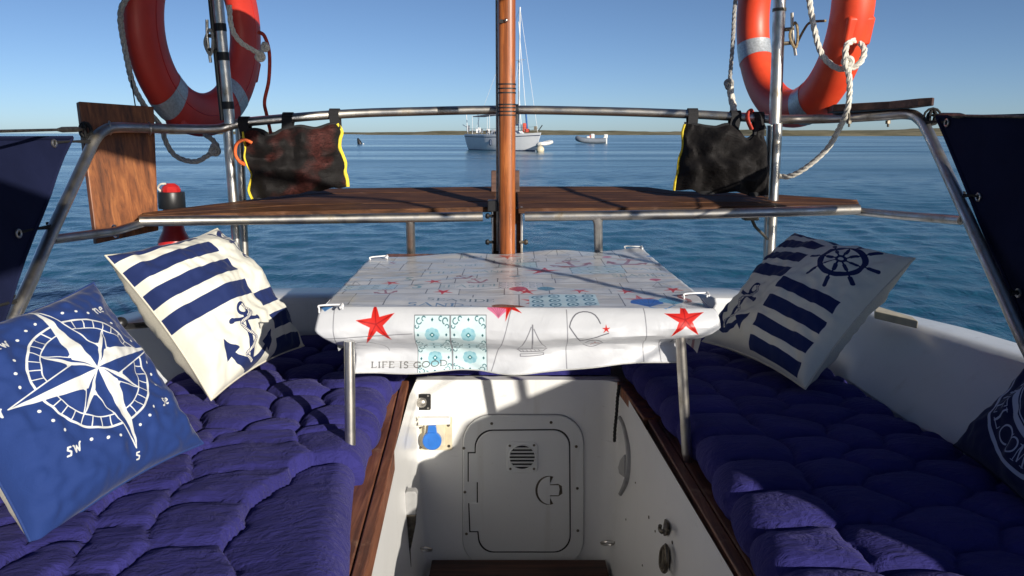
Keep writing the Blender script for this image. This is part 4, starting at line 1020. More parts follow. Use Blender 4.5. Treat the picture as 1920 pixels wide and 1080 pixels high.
cl = cells_grid(.235, .108, (.1, 2.0, .145), .015, 3, 7, .60, .055)
futon('seat_cushion', .2, 1.72, lin([(0, -.27), (1.13, -.292), (1.60, -.352), (1.8, -.36)]), lin([(0, -1.1), (1.6, -1.03), (1.8, -1.0)]), -.748+.0, .062, 'sunlit navy tufted cushion on the left seat beside the wooden edge', cl, (1, .62), seed=2, sgn=-1, amp=.0095, crease=.012, dome=.42, tilt=.12, tilty=.04)
cl = cells_grid(.06, .13, (1.5, 2.8, .14), .015, 5, 6, None)
futon('seat_cushion', 1.66, 2.56, lin([(1.6, -.37), (1.75, -.335), (2.0, -.36), (2.3, -.34), (2.6, -.30)]), lin([(1.6, -1.02), (2.56, -.96)]), -.748, .055, 'shaded navy cushion at the aft end of the left seat beneath the table', cl, (1, 1), seed=8, nx=120, ny=140, sgn=-1)
cl = cells_grid(.205, .118, (.1, 2.8, .135), .016, 9, 7, .140, .045)
futon('seat_cushion', .2, 2.56, lin([(0, .45), (1.0, .42), (1.25, .415), (1.6, .425), (1.9, .395), (2.2, .36), (2.56, .34)]), lin([(0, 1.1), (1.6, 1.03), (1.8, .985), (2.56, .96)]), -.748, .070, 'long navy tufted cushion on the right seat, mostly in shade', cl, (.85, 1), seed=4, ny=300, sgn=1, amp=.0135, crease=.024, dome=.55, tilty=.05)
cl = cells_grid(.05, .13, (2.2, 2.7, .13), .012, 12, 6, None)
futon('seat_cushion', 2.345, 2.56, lambda y: -.29, lambda y: .335, -.748, .045, 'flat navy cushion across the stern behind the hatch bulkhead', cl, (1, 1), seed=14, nx=90, ny=50, sgn=1, endr=.03)

# ============================================================ PILLOWS
def pillow(C, m, label, T=.085, cat_='pillow', pull=.042, seed=0, back=None, pm=None):
    LLc, LRc, URc, ULc = [R(*c) for c in C]
    nrm = np.cross(LRc-LLc, ULc-LLc); nrm /= np.linalg.norm(nrm); ctr = (LLc+LRc+URc+ULc)/4
    t = thing('pillow', label, 'pillow', (LLc+LRc)/2, 'throw pillows on the seats')
    n = 72
    def P(u, v, side):
        x, y = 2*u-1, 2*v-1
        pu = u+pull*x*(y*y-1)*(abs(x)**1.5)*.5*1.0; pv = v+pull*y*(x*x-1)*(abs(y)**1.5)*.5
        pu = .5+x/2*(1-pull*2*(1-y*y)*abs(x)**2); pv = .5+y/2*(1-pull*2*(1-x*x)*abs(y)**2)
        p = (LLc*(1-pu)+LRc*pu)*(1-pv)+(ULc*(1-pu)+URc*pu)*pv
        b = (max(0, (1-x*x))*max(0, (1-y*y)))**.46
        e = (1-x*x)*(1-y*y)
        wk = noise.noise(Vector((x*2.3+seed, y*2.3, seed+side)))*.018*min(1, b*1.6)
        r1 = math.hypot(x*.9, y*.9); ang = math.atan2(y, x)
        cr = noise.noise(Vector((x*3+seed, y*3+ang*2.2, 4+side)))*.026*max(0, r1-.42)*min(1, e*10)
        ed = noise.noise(Vector((x*9+seed, y*9, 8)))*.007*min(1, e*12)
        return p+nrm*side*(T*b+wk+cr+ed)
    uv = [(i/(n-1), j/(n-1)) for j in range(n) for i in range(n)]
    g = grid(n, n, lambda u, v: P(u, v, 1)); part('front_panel', g, m, t, uv=uv)
    g = grid(n, n, lambda u, v: P(u, v, -1)); part('back_panel', (g[0], [f[::-1] for f in g[1]]), back or M['linen'], t)
    E = [P(k/30, 0, 0) for k in range(30)]+[P(1, k/30, 0) for k in range(30)]+[P(1-k/30, 1, 0) for k in range(30)]+[P(0, 1-k/30, 0) for k in range(30)]
    part('piping', tube(E, .0028, 6, True), back or pm or back or M['linen'], t)
    return t
CM = np.array([[-0.915, 1.353, -0.780], [-0.760, 1.79, -0.748], [-1.005, 1.823, -0.352], [-1.150, 1.395, -0.395]])*.885
SL = np.array([[-0.736, 1.802, -0.640], [-0.617, 2.215, -0.618], [-0.871, 2.275, -0.276], [-0.99, 1.862, -0.292]])
SR = np.array([[0.588, 2.31, -0.630], [0.751, 1.891, -0.642], [1.054, 2.0, -0.321], [0.89, 2.419, -0.309]])
WE = np.array([[.945, 1.555, -.655], [.915, 1.125, -.69], [1.215, 1.145, -.355], [1.245, 1.58, -.335]])
pillow(CM, M['cloth_compass'], 'blue pillow printed with a white compass rose leaning on the left side', .092, seed=1.3, pm=M['navy_linen'])
pillow(SL, M['cloth_stripe_left'], 'sunlit cream pillow with navy stripes and anchor, on the left behind the compass pillow', .108, seed=5.1)
pillow(SR, M['cloth_stripe'], 'shaded cream pillow with navy stripes and ship wheel on the right seat', .105, seed=9.4)
pillow(WE, M['cloth_welcome'], 'dark navy pillow with WELCOME lettering cut off at the right edge', .080, seed=3.7, back=M['canvas'])

# ============================================================ TABLE
tb = thing('folding_table', 'steel legged cockpit table under the printed seaside tablecloth', 'table', R(0, 1.95, -.748))
part('table_top', box(R(.008, 2.10, -.398), (.84, .82, .022)), M['seat_wood'], tb, False, .004)
part('leg', merge(tube([PD(655, 640, 1.625), PD(657, 868, 1.60), ], .0118, 12), tube([PD(657, 868, 1.60), PD(658, 896, 1.60)], [.0118, .0065], 12, flat=.6)), M['steel'], tb)
part('leg', merge(tube([PD(1275, 620, 1.66), PD(1288, 850, 1.68)], .0118, 12), tube([PD(1288, 850, 1.68), PD(1289, 870, 1.68)], [.0118, .0065], 12, flat=.6)), M['steel'], tb)
for x in (-.36, .37): part('leg', tube([R(x, 2.44, -.41), R(x, 2.46, -.745)], .0118, 12), M['steel'], tb)
part('apron_rail', tube([R(-.345, 1.74, -.42), R(.36, 1.74, -.42)], .010, 10), M['steel'], tb)

ct = thing('tablecloth', 'white oilcloth tablecloth printed with red starfish, blue tiles and seaside words', 'tablecloth', R(0, 2.0, -.56))
def cloth():
    # columns across, rows from the back edge to the front, over the edge and down the front flap
    nxc = 150; rows = []
    FL, FR = PZ(606, 573, -.378), PZ(1338, 577, -.378); BLc, BRc = PZ(697, 481, -.378), PZ(1203, 466, -.378)
    V = []; UV = []
    ntop = 80
    for j in range(ntop):
        t = j/(ntop-1)
        for i in range(nxc):
            s = i/(nxc-1); f = FL+(FR-FL)*s; b = BLc+(BRc-BLc)*s; p = b+(f-b)*t
            w_ = noise.noise(Vector((p[0]*5, p[1]*6, 2)))*.0045+noise.noise(Vector((p[0]*16, p[1]*26, 5)))*.0022
            sagc = -.004*math.exp(-((s-.5)/.2)**2)*math.sin(t*9)
            ed = .012*math.exp(-((1-t)*9)**2); bk = -.004*math.exp(-(t*14)**2)*math.sin(s*17)
            V.append(p+np.array([0, 0, w_+sagc-ed*.4+bk])); UV.append((p[0], (1-t)*.80))
    prof = [(.008, .004, .010), (.018, .012, .022), (.030, .030, .038), (.037, .048, .056), (.036, .066, .074), (.022, .082, .092), (.004, .092, .108), (-.012, .102, .122), (-.018, .116, .138), (-.016, .132, .154), (-.010, .146, .170), (-.006, .156, .184)]
    # finer: interpolate profile
    K = 34; pa = np.array([(0, 0, 0)]+prof); tt = np.linspace(0, len(pa)-1, K+1)[1:]
    for q in tt:
        i0 = int(min(len(pa)-2, math.floor(q))); fr = q-i0; o_, d_, vv = pa[i0]*(1-fr)+pa[i0+1]*fr
        for i in range(nxc):
            s = i/(nxc-1); f = FL+(FR-FL)*s
            dn = vv/.184; lean = max(0, dn-.30)/.70
            x = f[0]+(.5-s)*2*(-.010*math.sin(math.pi*min(1, dn/.6))+ .064*min(1, lean*1.9))
            wave = .011*math.sin(s*9+1.2+dn*1.5)*dn+.006*math.sin(s*23+dn*3)*dn+.010*noise.noise(Vector((s*6, dn*2.5, 3)))*min(1, dn*2)
            fold = .010*math.sin((s*1.4+dn*1.1)*math.pi*2)*min(1, dn*1.4)+.009*noise.noise(Vector((s*9+dn*3, dn*5, 8)))*min(1, dn*3)+.004*noise.noise(Vector((s*22-dn*8, dn*12, 5)))*min(1, dn*3)
            depth = (d_*(1.0-.20*max(0, s-.45)/.55+.02*math.sin(s*14)))
            dip = .0
            V.append(np.array([x, f[1]-o_-wave*1.0-fold*.6, f[2]-depth-dip])); UV.append((x, -vv*.95+.0))
    nr = ntop+K; F = [(j*nxc+i, (j+1)*nxc+i, (j+1)*nxc+i+1, j*nxc+i+1) for j in range(nr-1) for i in range(nxc-1)]
    return V, F, [((u+.56)/1.12, (v+.34)/1.36) for u, v in UV]
V, F, UV = cloth()
o = part('printed_cloth', (V, F), M['oilcloth'], ct, uv=UV)
sm = o.modifiers.new('thickness', 'SOLIDIFY'); sm.thickness = .0012; sm.offset = -1
for sx in (-1, 1):     # side flaps
    def sf(u, v, sx=sx):
        a = PZ(606, 573, -.379) if sx < 0 else PZ(1338, 577, -.379); b = PZ(697, 481, -.379) if sx < 0 else PZ(1203, 466, -.379)
        p = a+(b-a)*(u*.97+.02); return p+np.array([-sx*(.002+.030*v)+.006*math.sin(u*19+sx)*v, .0, -.11*v])
    n1, n2 = 40, 10; uvs = []
    for j in range(n2):
        for i in range(n1): uvs.append((((-.46-.08*j/n2) if sx < 0 else (.46+.08*j/n2))/1.12+.5, .25+.55*i/n1))
    part('side_flap', grid(n1, n2, sf), M['oilcloth'], ct, uv=uvs)
hemp = [V[-150+i] for i in range(0, 150, 3)]+[V[-1]]
part('hem', tube(hemp, .0028, 6, flat=.6), M['tubewhite_cloth'], ct)
def clip(pa, pb, h, label):
    a = PZ(*pa, -.372); b = PZ(*pb, -.372); zz = np.array([0, 0, 1.0])
    P = [a-zz*.014, a-zz*.004, a+zz*.002, (a+b)/2+zz*.003, b+zz*.002, b-zz*.004, b-zz*.008]
    P2 = [a-zz*.035+np.array([0, .012, 0]), a+np.array([0, .010, .002])]
    g = merge(tube(cat(P, 4), .0020, 8), tube([b+zz*.004, b+zz*.004+np.array([0, -.02, -.004])], .0026, 8))
    solo('cloth_clip', g, M['clear'], label, 'clip', group='white wire tablecloth clips')
clip((694, 484), (726, 481), 0, 'white wire clip at the far left corner of the tablecloth')
clip((1172, 463), (1203, 464), 0, 'white wire clip at the far right corner of the tablecloth')
clip((598, 575), (642, 573), 0, 'white wire clip at the near left corner of the tablecloth')
clip((1283, 553), (1326, 551), 0, 'white wire clip at the near right corner of the tablecloth')

# ============================================================ BULKHEAD FITTINGS
YB = 2.300
def B(px, py, off=0.0): p = PD(px, py, YB); p[1] = YB-off; return p
def Bpoly(pts, o0, o1): return prism([B(x, y, o1) for x, y in pts], (0, o1-o0, 0))
def rrect(x0, y0, x1, y1, r, n=8):
    P = []
    for cx, cy, a0 in ((x1-r, y0+r, -90), (x1-r, y1-r, 0), (x0+r, y1-r, 90), (x0+r, y0+r, 180)):
        P += [(cx+r*math.cos(math.radians(a0+90*k/n)), cy+r*math.sin(math.radians(a0+90*k/n))) for k in range(n+1)]
    return P
ht = thing('access_hatch', 'white plastic locker hatch with rounded corners in the cockpit bulkhead', 'hatch', B(980, 1040, .006))
part('sealant', Bpoly(rrect(867, 776, 1095, 1063, 53), .0, .0016), M['grey_plastic'], ht, False)
part('frame', Bpoly(rrect(868, 777, 1094, 1062, 52), .001, .010), M['hatch'], ht, False, .004)
door = [(905, 838), (893, 847)] 
dp = [(892, 838)]+[(925-33*math.cos(math.radians(a)), 838-33*math.sin(math.radians(a))) for a in range(10, 91, 10)]+[(1037+30*math.sin(math.radians(a)), 834-30*math.cos(math.radians(a))) for a in range(0, 91, 10)]+[(1037+31*math.cos(math.radians(a)), 1000+31*math.sin(math.radians(a))) for a in range(0, 91, 10)]+[(927-29*math.sin(math.radians(a)), 1002+29*math.cos(math.radians(a))) for a in range(0, 91, 10)]+[(897, 993), (882, 993), (880, 940), (896, 940), (896, 901), (879, 901), (879, 847), (892, 847)]
cxm, cym = 975, 918
def grow(P, k): return [(x+np.sign(x-cxm)*k*min(1, abs(x-cxm)/60), y+np.sign(y-cym)*k*min(1, abs(y-cym)/60)) for x, y in P]
part('door_gap', Bpoly(grow(dp, 1.9), .009, .0104), M['black'], ht, False)  # black plate put in for the shaded gap round the door
dr = part('door', Bpoly(grow(dp, -.4), .009, .0125), M['hatch'], ht, False, .0015)
vt = part('vent', Bpoly(rrect(950, 825, 1008, 882, 10), .0125, .0165), M['hatch'], dr, False, .002)
V0 = []
part('vent_hole', lathe([(.0405, 0), (.0405, .0010)], B(979, 853, .0163), (0, -1, 0), 32), M['black'], dr, False)
rim = tube([B(979, 853, .0175)+np.array([.0415*math.cos(a), 0, .0415*math.sin(a)]) for a in np.linspace(0, 2*math.pi, 33)[:-1]], .0022, 6, True)
part('vent_rim', rim, M['hatch'], dr)
for k in range(6):
    zz = -.029+.0118*k; hw = math.sqrt(max(1e-6, .040**2-(zz)**2))
    c = B(979, 853, .019)+np.array([0, 0, zz])
    part('vent_slat', box(c, (2*hw, .0022, .0085), ([1, 0, 0], [0, .8, .6], [0, -.6, .8])), M['hatch'], dr, False, .0006)
for px, py in ((956, 832), (1001, 831), (957, 875), (1001, 875)): part('screw', lathe([(.0042, 0), (.0038, .0012), (.001, .0012)], B(px, py, .0165), (0, -1, 0), 10), M['dark_steel'], dr, False)
# latch: recess, half disc and thumb bar
part('latch_recess', Bpoly([(1028.5+25*math.cos(math.radians(a)), 916+27*math.sin(math.radians(a))) for a in range(70, 291, 11)]+[(1030, 905), (1046, 904), (1053, 908), (1054, 922), (1047, 927), (1029, 927)], .0120, .0129), M['dark_steel'], dr, False)
part('latch', Bpoly([(1031+23.5*math.cos(math.radians(a)), 916+26*math.sin(math.radians(a))) for a in range(90, 271, 12)]+[(1031, 906), (1047, 906), (1049, 914), (1047, 925), (1031, 925)], .0129, .0150), M['hatch'], dr, False, .001)
for px, py in ((922, 792), (1033, 790), (870, 838), (872, 920), (875, 998), (1080, 835), (1082, 913), (1083, 992)):
    part('screw', lathe([(.0048, 0), (.0044, .0015), (.0012, .0010)], B(px, py, .010), (0, -1, 0), 12), M['dark_steel'], ht, False)

sk = thing('black_socket', 'small black square socket plate with chrome dome high on the bulkhead', 'socket', B(792, 767, .004))
part('plate', Bpoly(rrect(776, 738, 808, 768, 3, 3), .0, .006), M['black'], sk, False, .001)
part('dome', lathe([(.0165, 0), (.0165, .004), (.013, .010), (.007, .013), (.001, .014)], B(791, 753, .006), (0, -1, 0), 20), M['steel'], sk)
for px, py in ((780, 742), (803, 741), (780, 763), (803, 764)): part('screw', lathe([(.0035, 0), (.003, .0015), (.0008, .0015)], B(px, py, .006), (0, -1, 0), 10), M['steel'], sk, False)
ps = thing('shore_power_socket', 'beige power inlet with a round blue cap on the bulkhead left of the hatch', 'socket', B(815, 845, .01))
part('back_plate', Bpoly(rrect(782, 781, 848, 843, 3, 3), .0, .006), M['beige'], ps, False, .001)
part('hood', Bpoly([(786, 778), (845, 778), (845, 790), (786, 792)], .006, .030), M['white'], ps, False, .003)
part('housing', Bpoly([(797, 790), (836, 790), (836, 832), (797, 832)], .006, .022), M['beige'], ps, False, .003)
cap = part('cap', lathe([(.0285, 0), (.0295, .003), (.0295, .014), (.027, .017), (.001, .0175)], B(812, 819, .022), (0, -1, 0), 28), M['blue_plastic'], ps)
part('cap_tab', Bpoly([(805, 791), (819, 791), (821, 806), (803, 806)], .024, .034), M['blue_plastic'], ps, False, .002)
part('cap_badge', Bpoly(rrect(806, 813, 819, 825, 2, 2), .0392, .0402), M['blue_plastic'], cap, False, .0005)
for px, py in ((788, 800), (841, 796), (788, 838), (842, 835)): part('screw', lathe([(.005, 0), (.0045, .002), (.001, .002)], B(px, py, .006), (0, -1, 0), 10), M['dark_steel'], ps, False)
cordp = [B(779, 768, .008), B(768, 775, .02), B(766, 786, .03), B(776, 790, .03), B(786, 782, .025), B(780, 772, .03), B(770, 780, .035), B(778, 792, .035), B(795, 790, .035)]
solo('loose_cord', tube(cat(cordp, 6), .0026, 6), M['rope_w'], 'tangle of thin white cord between the black and blue sockets', 'cord')

# left wall: tarnished strap handle; eyebolts
lh = thing('lever_handle', 'tarnished metal lever standing against the left footwell wall near the corner', 'lever', PD(770, 1080, 1.96))
part('grip', prism([PD(x, y, 1.96) for x, y in ((757, 928), (762, 922), (778, 922), (782, 928), (780, 966), (757, 966))], (0, .028, 0)), M['grey_plastic'], lh, False, .003)
part('shank', prism([PD(x, y, 1.965) for x, y in ((757, 966), (780, 966), (779, 985), (769, 1035), (772, 1120), (757, 1120), (760, 1035), (757, 985))], (0, .016, 0)), M['dark_steel'], lh, False, .003)
def eyebolt(px, py, D, label, sx):
    c = PD(px, py, D); t = thing('eyebolt', label, 'eyebolt', c, 'eyebolts low on the bulkhead')
    part('ring', tube([c+np.array([.021*math.cos(a)*1.0, -.004-.012*math.sin(a), .012*math.sin(a)]) for a in np.linspace(0, 2*math.pi, 21)[:-1]], .0042, 8, True), M['steel'], t)
    e = PD(px+sx*16, py, D); part('plate', lathe([(.013, 0), (.013, .004), (.006, .008)], e+np.array([sx*.006, 0, 0]), (-sx, -.3, 0), 12), M['dark_steel'], t)
eyebolt(797, 1029, 2.22, 'steel eyebolt at the lower left of the hatch', -1); eyebolt(1140, 1017, 2.22, 'steel eyebolt at the lower right of the hatch', 1)

# right wall fittings
XR = .352
gh = thing('curved_grip', 'grey plastic curved grip on the right footwell wall beside the corner', 'handle', PX(1175, 925, .337))
P = cat([PX(1164, 783, .333), PX(1172, 800, .335), PX(1179, 840, .335), PX(1179, 880, .335), (PX(1174, 905, .333)), PX(1165, 926, .331)], 5)
part('grip_bar', tube(P, .0095, 8, flat=.7), M['grey_plastic'], gh)
part('grip_pad', prism([PX(x, y, .333) for x, y in ((1178, 852), (1170, 862), (1166, 876), (1168, 888), (1177, 895))], (-.012, 0, 0)), M['grey_plastic'], gh, False, .002)
ropething('black_line', [(1161, 722, 2.22), (1158, 745, 2.22), (1156, 775, 2.22), (1153, 805, 2.22), (1152, 828, 2.22)], .0052, M['rope_k'], 'short black line hanging at the right corner of the bulkhead', 'line')
def wallx(px, py):
    x = .36
    for _ in range(8):
        p = PX(px, py, x); x = float(np.interp(p[1], [1.2, 2.1], [.385, .337]))-.02*max(0, (-1.0-(p[2]-H)))/.4
    return x
fw = bpy.data.objects['footwell_wall']
for px, py, r_ in ((1217, 970, .0045), (1229, 996, .003), (1174, 974, .003), (1261, 1017, .004), (1192, 905, .0025), (1205, 1060, .003)):
    c = PX(px, py, wallx(px, py)); part('screw', lathe([(r_, 0), (r_*.9, .0018), (r_*.2, .0012)], c, (-1, 0, 0), 10), M['dark_steel'], fw, False)
for px, py in ((1132, 903), (1133, 976), (1153, 719)): part('screw', lathe([(.004, 0), (.0036, .0018), (.001, .0012)], B(px, py, .0), (0, -1, 0), 10), M['dark_steel'], fw, False)
def wallhook(px, py, sx, sy, label, kind):
    x = wallx(px, py); c = PX(px, py, x); t = thing('wall_hook', label, 'hook', c, 'metal fittings on the right footwell wall')
    part('plate', prism([PX(px+a*sx, py+b*sy, x-.001) for a, b in ((.35, -1), (.8, -.6), (1, .2), (.7, .8), (.2, .9), (0, .2))], (-.005, 0, 0)), M['dark_steel'], t, False, .0015)
    if kind: part('hook', tube(cat([PX(px+.3*sx, py-.3*sy, x-.006), PX(px+.0*sx, py+.2*sy, x-.022), PX(px-.5*sx, py+.45*sy, x-.028), PX(px-.9*sx, py+.1*sy, x-.028), PX(px-.8*sx, py-.25*sy, x-.028)], 4), .0045, 8), M['dark_steel'], t)
    else: part('snap', merge(tube(cat([PX(px+.2*sx, py-.8*sy, x-.014), PX(px-.6*sx, py-.4*sy, x-.018), PX(px-.7*sx, py+.6*sy, x-.018), PX(px, py+1.0*sy, x-.014), PX(px+.5*sx, py+.5*sy, x-.014), PX(px+.4*sx, py-.5*sy, x-.014)], 5, True), .0046, 8, True), tube([PX(px+.1*sx, py-.6*sy, x-.016), PX(px-.2*sx, py+.7*sy, x-.018)], .006, 8)), M['dark_steel'], t)
wallhook(1246, 990, 10, 17, 'small metal hook on the right footwell wall', True)
wallhook(1246, 1045, 10, 27, 'tarnished metal snap hook on the right footwell wall below the small hook', False)
for px, py in ((1217, 970), (1229, 996), (1132, 903), (1174, 974), (1261, 1017)):
    pass
sc_ = lathe([(.005, 0), (.0045, .002), (.001, .002)], B(1155, 720, .0), (0, -1, 0), 10)

# black winch handle on the left coaming, pale strake on the right deck edge
wh = thing('winch_handle', 'black winch handle lying on the left coaming between the pillows', 'winch handle', PD(250, 622, 2.0))
part('arm', tube(cat([PD(215, 606, 1.98), PD(232, 612, 1.98), PD(265, 610, 2.02), PD(330, 604, 2.1)], 5), .0085, 10), M['black'], wh)
part('knob', sphere(PD(226, 606, 1.97), .017), M['black'], wh)
st_ = thing('rubbing_strake', 'pale weathered strip along the outer edge of the right deck', 'trim', R(1.25, 2.2, -.50))
part('strip', prism([PZ(1640, 572, -.495), PZ(1712, 594, -.495), PZ(1722, 602, -.495), PZ(1640, 583, -.495)], (0, 0, -.022)), M['beige'], st_, False, .003)

# ============================================================ BOATS AND BUOYS OUT ON THE WATER
M['hull'] = mk_plain('white_yacht_paint', (.70, .72, .74), .3, 0, .05, 1, 0)
M['hull_line'] = mk_plain('dark_blue_stripe', (.03, .05, .10), .4, 0, .1, 1, 0)
M['alu'] = mk_plain('white_spar_paint', (.72, .73, .74), .35, 0, .05, 1, 0)
M['bluesail'] = mk_plain('blue_sailcover', (.02, .10, .30), .8, 0, .15, 3, 0)
M['redcloth'] = mk_plain('faded_red_jacket', (.55, .08, .05), .8, 0, .15, 6, 0)
M['greycanvas'] = mk_plain('grey_canvas', (.28, .28, .31), .8, 0, .1, 3, 0)
M['tubegrey'] = mk_plain('grey_hypalon', (.20, .23, .27), .6, 0, .12, 3, 0)
M['tubewhite'] = mk_plain('white_hypalon', (.74, .73, .70), .5, 0, .08, 3, 0)
def yacht():
    D = 89.0; yaw = math.radians(-48); ctr = PD(948, 281, D); ctr[2] = 0
    ax = np.array([math.cos(yaw), math.sin(yaw), 0]); ay = np.array([-math.sin(yaw), math.cos(yaw), 0])
    def W(x, y, z): return ctr+ax*x*1.33+ay*y*1.25+np.array([0, 0, z])
    t = thing('sailing_yacht', 'white sailing yacht at anchor straight behind the wooden post', 'sailing yacht', ctr)
    Lh = 4.2; n = 40; rows = [(-.35, .55), (0, .86), (.25, .93), (.9, .99), (1.55, 1.0), (1.75, 1.0)]
    def beam(s): return 1.35*(1-max(0, (s-.42)/.58)**2.1)*(.78+.22*min(1, s/.35))
    def section(s, k):
        z, bb = rows[k]; sheer = (s-.35)**2*.55; zz = z if z <= .0 else z*(1+sheer/1.75)
        ov = .62*(z/1.75)*max(0, s-.55)/.45-.45*(z/1.75)*max(0, .25-s)/.25
        return -Lh+.25+(2*Lh-.75)*s+ov, max(.02, beam(s)*bb*(1 if k else .7)), zz
    for sgn in (1,):
        V = []; F = []
        m_ = len(rows)
        for i in range(n):
            s = i/(n-1); left = []
            for k in range(m_): x, b, z = section(s, k); left.append((x, b, z))
            for x, b, z in left: V.append(tuple(W(x, -b, z)))
            for x, b, z in reversed(left): V.append(tuple(W(x, b, z)))
        w_ = 2*m_
        for i in range(n-1):
            for k in range(w_-1): F.append((i*w_+k, (i+1)*w_+k, (i+1)*w_+k+1, i*w_+k+1))
        F.append(tuple(range(w_))); F.append(tuple((n-1)*w_+k for k in range(w_))[::-1])
        part('hull', (V, F), M['hull'], t)
    V = []; F = []
    for i in range(n):
        s = i/(n-1); x, b, z = section(s, 4)
        for q in (-.10, -.02): V.append(tuple(W(x, -b-.012, z+q)))
    for i in range(n-1): F.append((2*i, 2*i+2, 2*i+3, 2*i+1))
    V2 = []
    for i in range(n):
        s = i/(n-1); x, b, z = section(s, 1)
        for q in (-.05, .10): V2.append(tuple(W(x, -b-.03, z+q)))
    part('stripe', merge((V, F), (V2, F)), M['hull_line'], t, False)
    part('cabin', merge(prism([W(-1.2, -.8, 1.7), W(2.0, -.55, 1.75), W(1.6, -.5, 2.15), W(-1.1, -.7, 2.25)], tuple(ay*1.3))), M['hull'], t, False, .05)
    part('cabin_window', prism([W(-.8, -.80, 1.85), W(.9, -.66, 1.88), W(.8, -.64, 2.05), W(-.7, -.76, 2.08)], tuple(-ay*.02)), M['hull_line'], t, False)
    mb = W(1.62, 0, 1.7)
    part('mast', tube([mb, mb+np.array([.15, 0, 13.5])], .085, 10), M['alu'], t)
    part('spreader', tube([mb+np.array([0, 0, 8.0])-ay*.2-ax*1.0, mb+np.array([0, 0, 8.0])+ax*1.0], .03, 6), M['alu'], t)
    part('boom', tube([mb+np.array([0, 0, 1.1]), mb-ax*3.6+np.array([0, 0, 1.2])], .10, 8), M['alu'], t)
    part('sail_cover', tube([mb+np.array([0, 0, 1.3])-ax*.1, mb-ax*3.4+np.array([0, 0, 1.35])], [.20, .12], 8), M['greycanvas'], t)
    top = mb+np.array([.15, 0, 13.4]); bow = W(Lh-.25, 0, 2.0); stern = W(-Lh, 0, 2.0)
    for a, b, r in ((top, bow, .022), (mb+np.array([0, 0, 12]), W(2.9, -.2, 2.1), .035), (top, stern, .018), (mb+np.array([0, 0, 8]), W(1.5, -1.2, 1.9), .018), (mb+np.array([0, 0, 5.2]), W(2.4, -.4, 2.2), .04), (mb+np.array([0, 0, 8]), W(.2, 1.2, 1.9), .018)): part('stay', tube([a, b], r, 6), M['alu'], t)
    a = mb+np.array([0, 0, 12]); b = W(2.9, -.2, 2.1); part('furled_sail', tube([a+(b-a)*.80, a+(b-a)*.99], .10, 8), M['bluesail'], t)
    part('cockpit_awning', prism([W(-3.4, -.9, 3.75), W(-1.1, -.9, 3.95), W(-1.0, -.9, 4.05), W(-3.3, -.9, 3.85)], tuple(ay*1.8)), M['greycanvas'], t, False)
    g = []
    for x in (-3.4, -1.1): 
        for y in (-.9, .9): g.append(tube([W(x, y, 1.8), W(x, y, 3.9)], .025, 6))
    part('awning_frame', merge(*g), M['alu'], t)
    g = [tube([W(-Lh-.1, y, 1.7), W(-Lh-.25, y, 4.1)], .04, 6) for y in (-.7, .7)]+[tube([W(-Lh-.25, -.7, 4.1), W(-Lh-.25, .7, 4.1)], .04, 6), tube([W(-Lh-.3, -.6, 2.6), W(-Lh-.9, -.6, 2.9)], .04, 6)]
    part('stern_arch', merge(*g), M['alu'], t)
    part('outboard', box(W(-Lh-.25, -.5, 2.45), (.35, .35, .7)), M['tubegrey'], t, False, .05)
    g = []; P = []
    for i in range(9):
        s = .06+.9*i/8; x, b, z = section(s, 5); q = W(x, -b+.05, z); g.append(tube([q, q+np.array([0, 0, .65])], .016, 5)); P.append(q+np.array([0, 0, .65]))
    g += [tube(P, .013, 5), tube([p-np.array([0, 0, .3]) for p in P], .010, 5)]
    part('guard_rail', merge(*g), M['dark_steel'], t)
    rr = random.Random(2); g = []
    for k in range(9): g.append(box(W(-3.6+rr.uniform(0, 2.2), -.6+rr.uniform(-.2, .4), 2.0+rr.uniform(0, .35)), (rr.uniform(.12, .4), .3, rr.uniform(.2, .6))))
    part('deck_gear', merge(*g[:5]), M['tubegrey'], t, False, .03); part('deck_gear', merge(*g[5:]), M['alu'], t, False, .03)
    part('red_jacket', merge(box(W(2.7, -.35, 2.5), (.42, .3, 1.0)), box(W(3.0, -.3, 2.2), (.5, .3, .4))), M['redcloth'], t, False, .12)
    part('anchor', merge(tube([W(Lh-.1, -.1, 2.15), W(Lh+.35, -.1, 2.75)], .05, 6), box(W(Lh-.35, -.2, 2.45), (.3, .3, .4))), M['dark_steel'], t, False)
    part('fender', lathe([(.05, -.35), (.16, -.25), (.16, .25), (.05, .35)], W(-.35, -1.5, .9), (0, 0, 1), 12), M['hull_line'], t)
yacht()
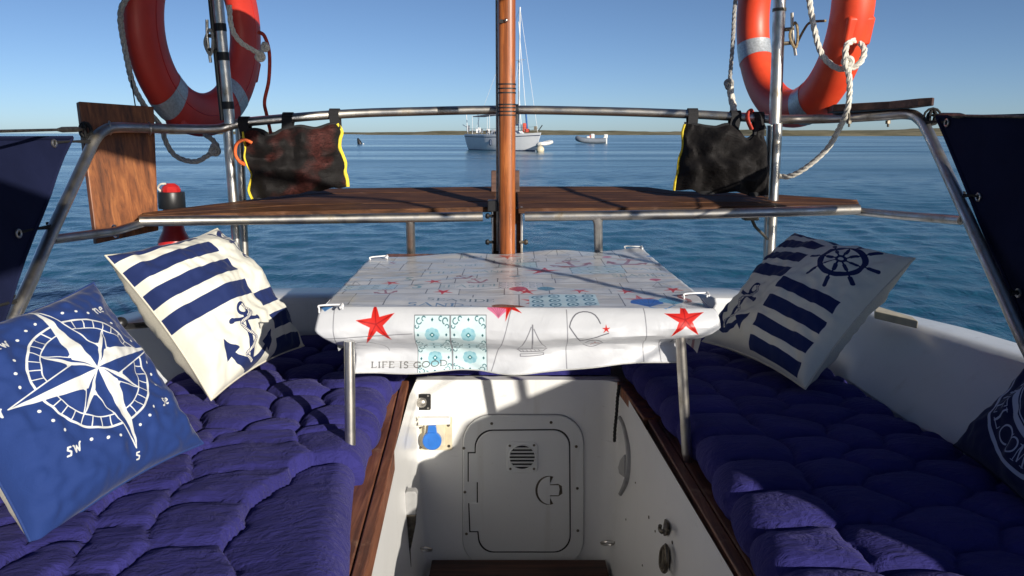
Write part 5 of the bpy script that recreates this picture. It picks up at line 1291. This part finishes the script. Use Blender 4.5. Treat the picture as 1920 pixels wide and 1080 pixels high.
def inflatable(px, py, D, length, yaw, mt, label, kind, name='inflatable_boat'):
    ctr = PD(px, py, D); ctr[2] = 0; ax = np.array([math.cos(yaw), math.sin(yaw), 0]); ay = np.array([-ax[1], ax[0], 0]); s = length
    def W(x, y, z): return ctr+(ax*x+ay*y)*s+np.array([0, 0, z*s])
    t = thing(name, label, 'dinghy', ctr)
    P = [W(.46, .20, .10), W(.1, .20, .09), W(-.3, .19, .11), W(-.47, .09, .15), W(-.5, 0, .17), W(-.47, -.09, .15), W(-.3, -.19, .11), W(.1, -.20, .09), W(.46, -.20, .10)]
    part('tube', tube(cat(P, 5), .085*s, 12), mt, t)
    part('floor', prism([W(.40, .18, .05), W(-.4, .12, .05), W(-.4, -.12, .05), W(.40, -.18, .05)], (0, 0, .03*s)), mt, t, False)
    part('transom', box(W(.40, 0, .12), (.03*s, .36*s, .18*s), (ax, ay, (0, 0, 1))), M['tubewhite'], t, False)
    if kind:
        part('console', box(W(.0, -.02, .22), (.12*s, .16*s, .20*s), (ax, ay, (0, 0, 1))), M['tubewhite'], t, False, .03*s)
        part('seat', box(W(-.14, -.02, .18), (.10*s, .2*s, .12*s), (ax, ay, (0, 0, 1))), M['tubewhite'], t, False, .02*s)
        part('bag', box(W(-.07, -.04, .22), (.05*s, .08*s, .12*s), (ax, ay, (0, 0, 1))), M['redcloth'], t, False, .01*s)
        part('outboard_motor', merge(box(W(.44, 0, .24), (.12*s, .10*s, .13*s), (ax, ay, (0, 0, 1))), box(W(.46, 0, .08), (.05*s, .05*s, .22*s), (ax, ay, (0, 0, 1)))), M['tubewhite'], t, False, .02*s)
    return t
inflatable(1111, 267, 150, 5.7, math.radians(-12), M['tubegrey'], 'grey inflatable motorboat with white outboard floating right of the yacht', True)
tn = inflatable(1021, 277, 84, 2.3, math.radians(65), M['tubewhite'], 'white tender dinghy hanging at the bow of the yacht', False, 'tender')
tn.rotation_euler = (0, math.radians(-14), 0); tn.location.z += .55
solo('mooring_buoy', merge(sphere(PD(1013, 277, 82)*[1, 1, 0]+np.array([0, 0, .22]), .42), tube([PD(1013, 277, 82)*[1, 1, 0]+np.array([0, 0, .5]), PD(1013, 277, 82)*[1, 1, 0]+np.array([.1, 0, .95])], .05, 6)), M['beige'], 'round pale mooring buoy floating below the bow of the yacht', 'buoy')
cb = PD(675, 268, 140)*[1, 1, 0]
kb = thing('channel_marker', 'small dark buoy floating far off left of the post', 'buoy', cb)
part('cone', lathe([(.10, -.2), (.42, 0), (.40, .35), (.16, 1.05), (.02, 1.15)], cb, (-.35, 0, 1), 12), M['black'], kb); part('float', sphere(cb+np.array([.6, 0, .04]), .14), M['tubewhite'], kb)
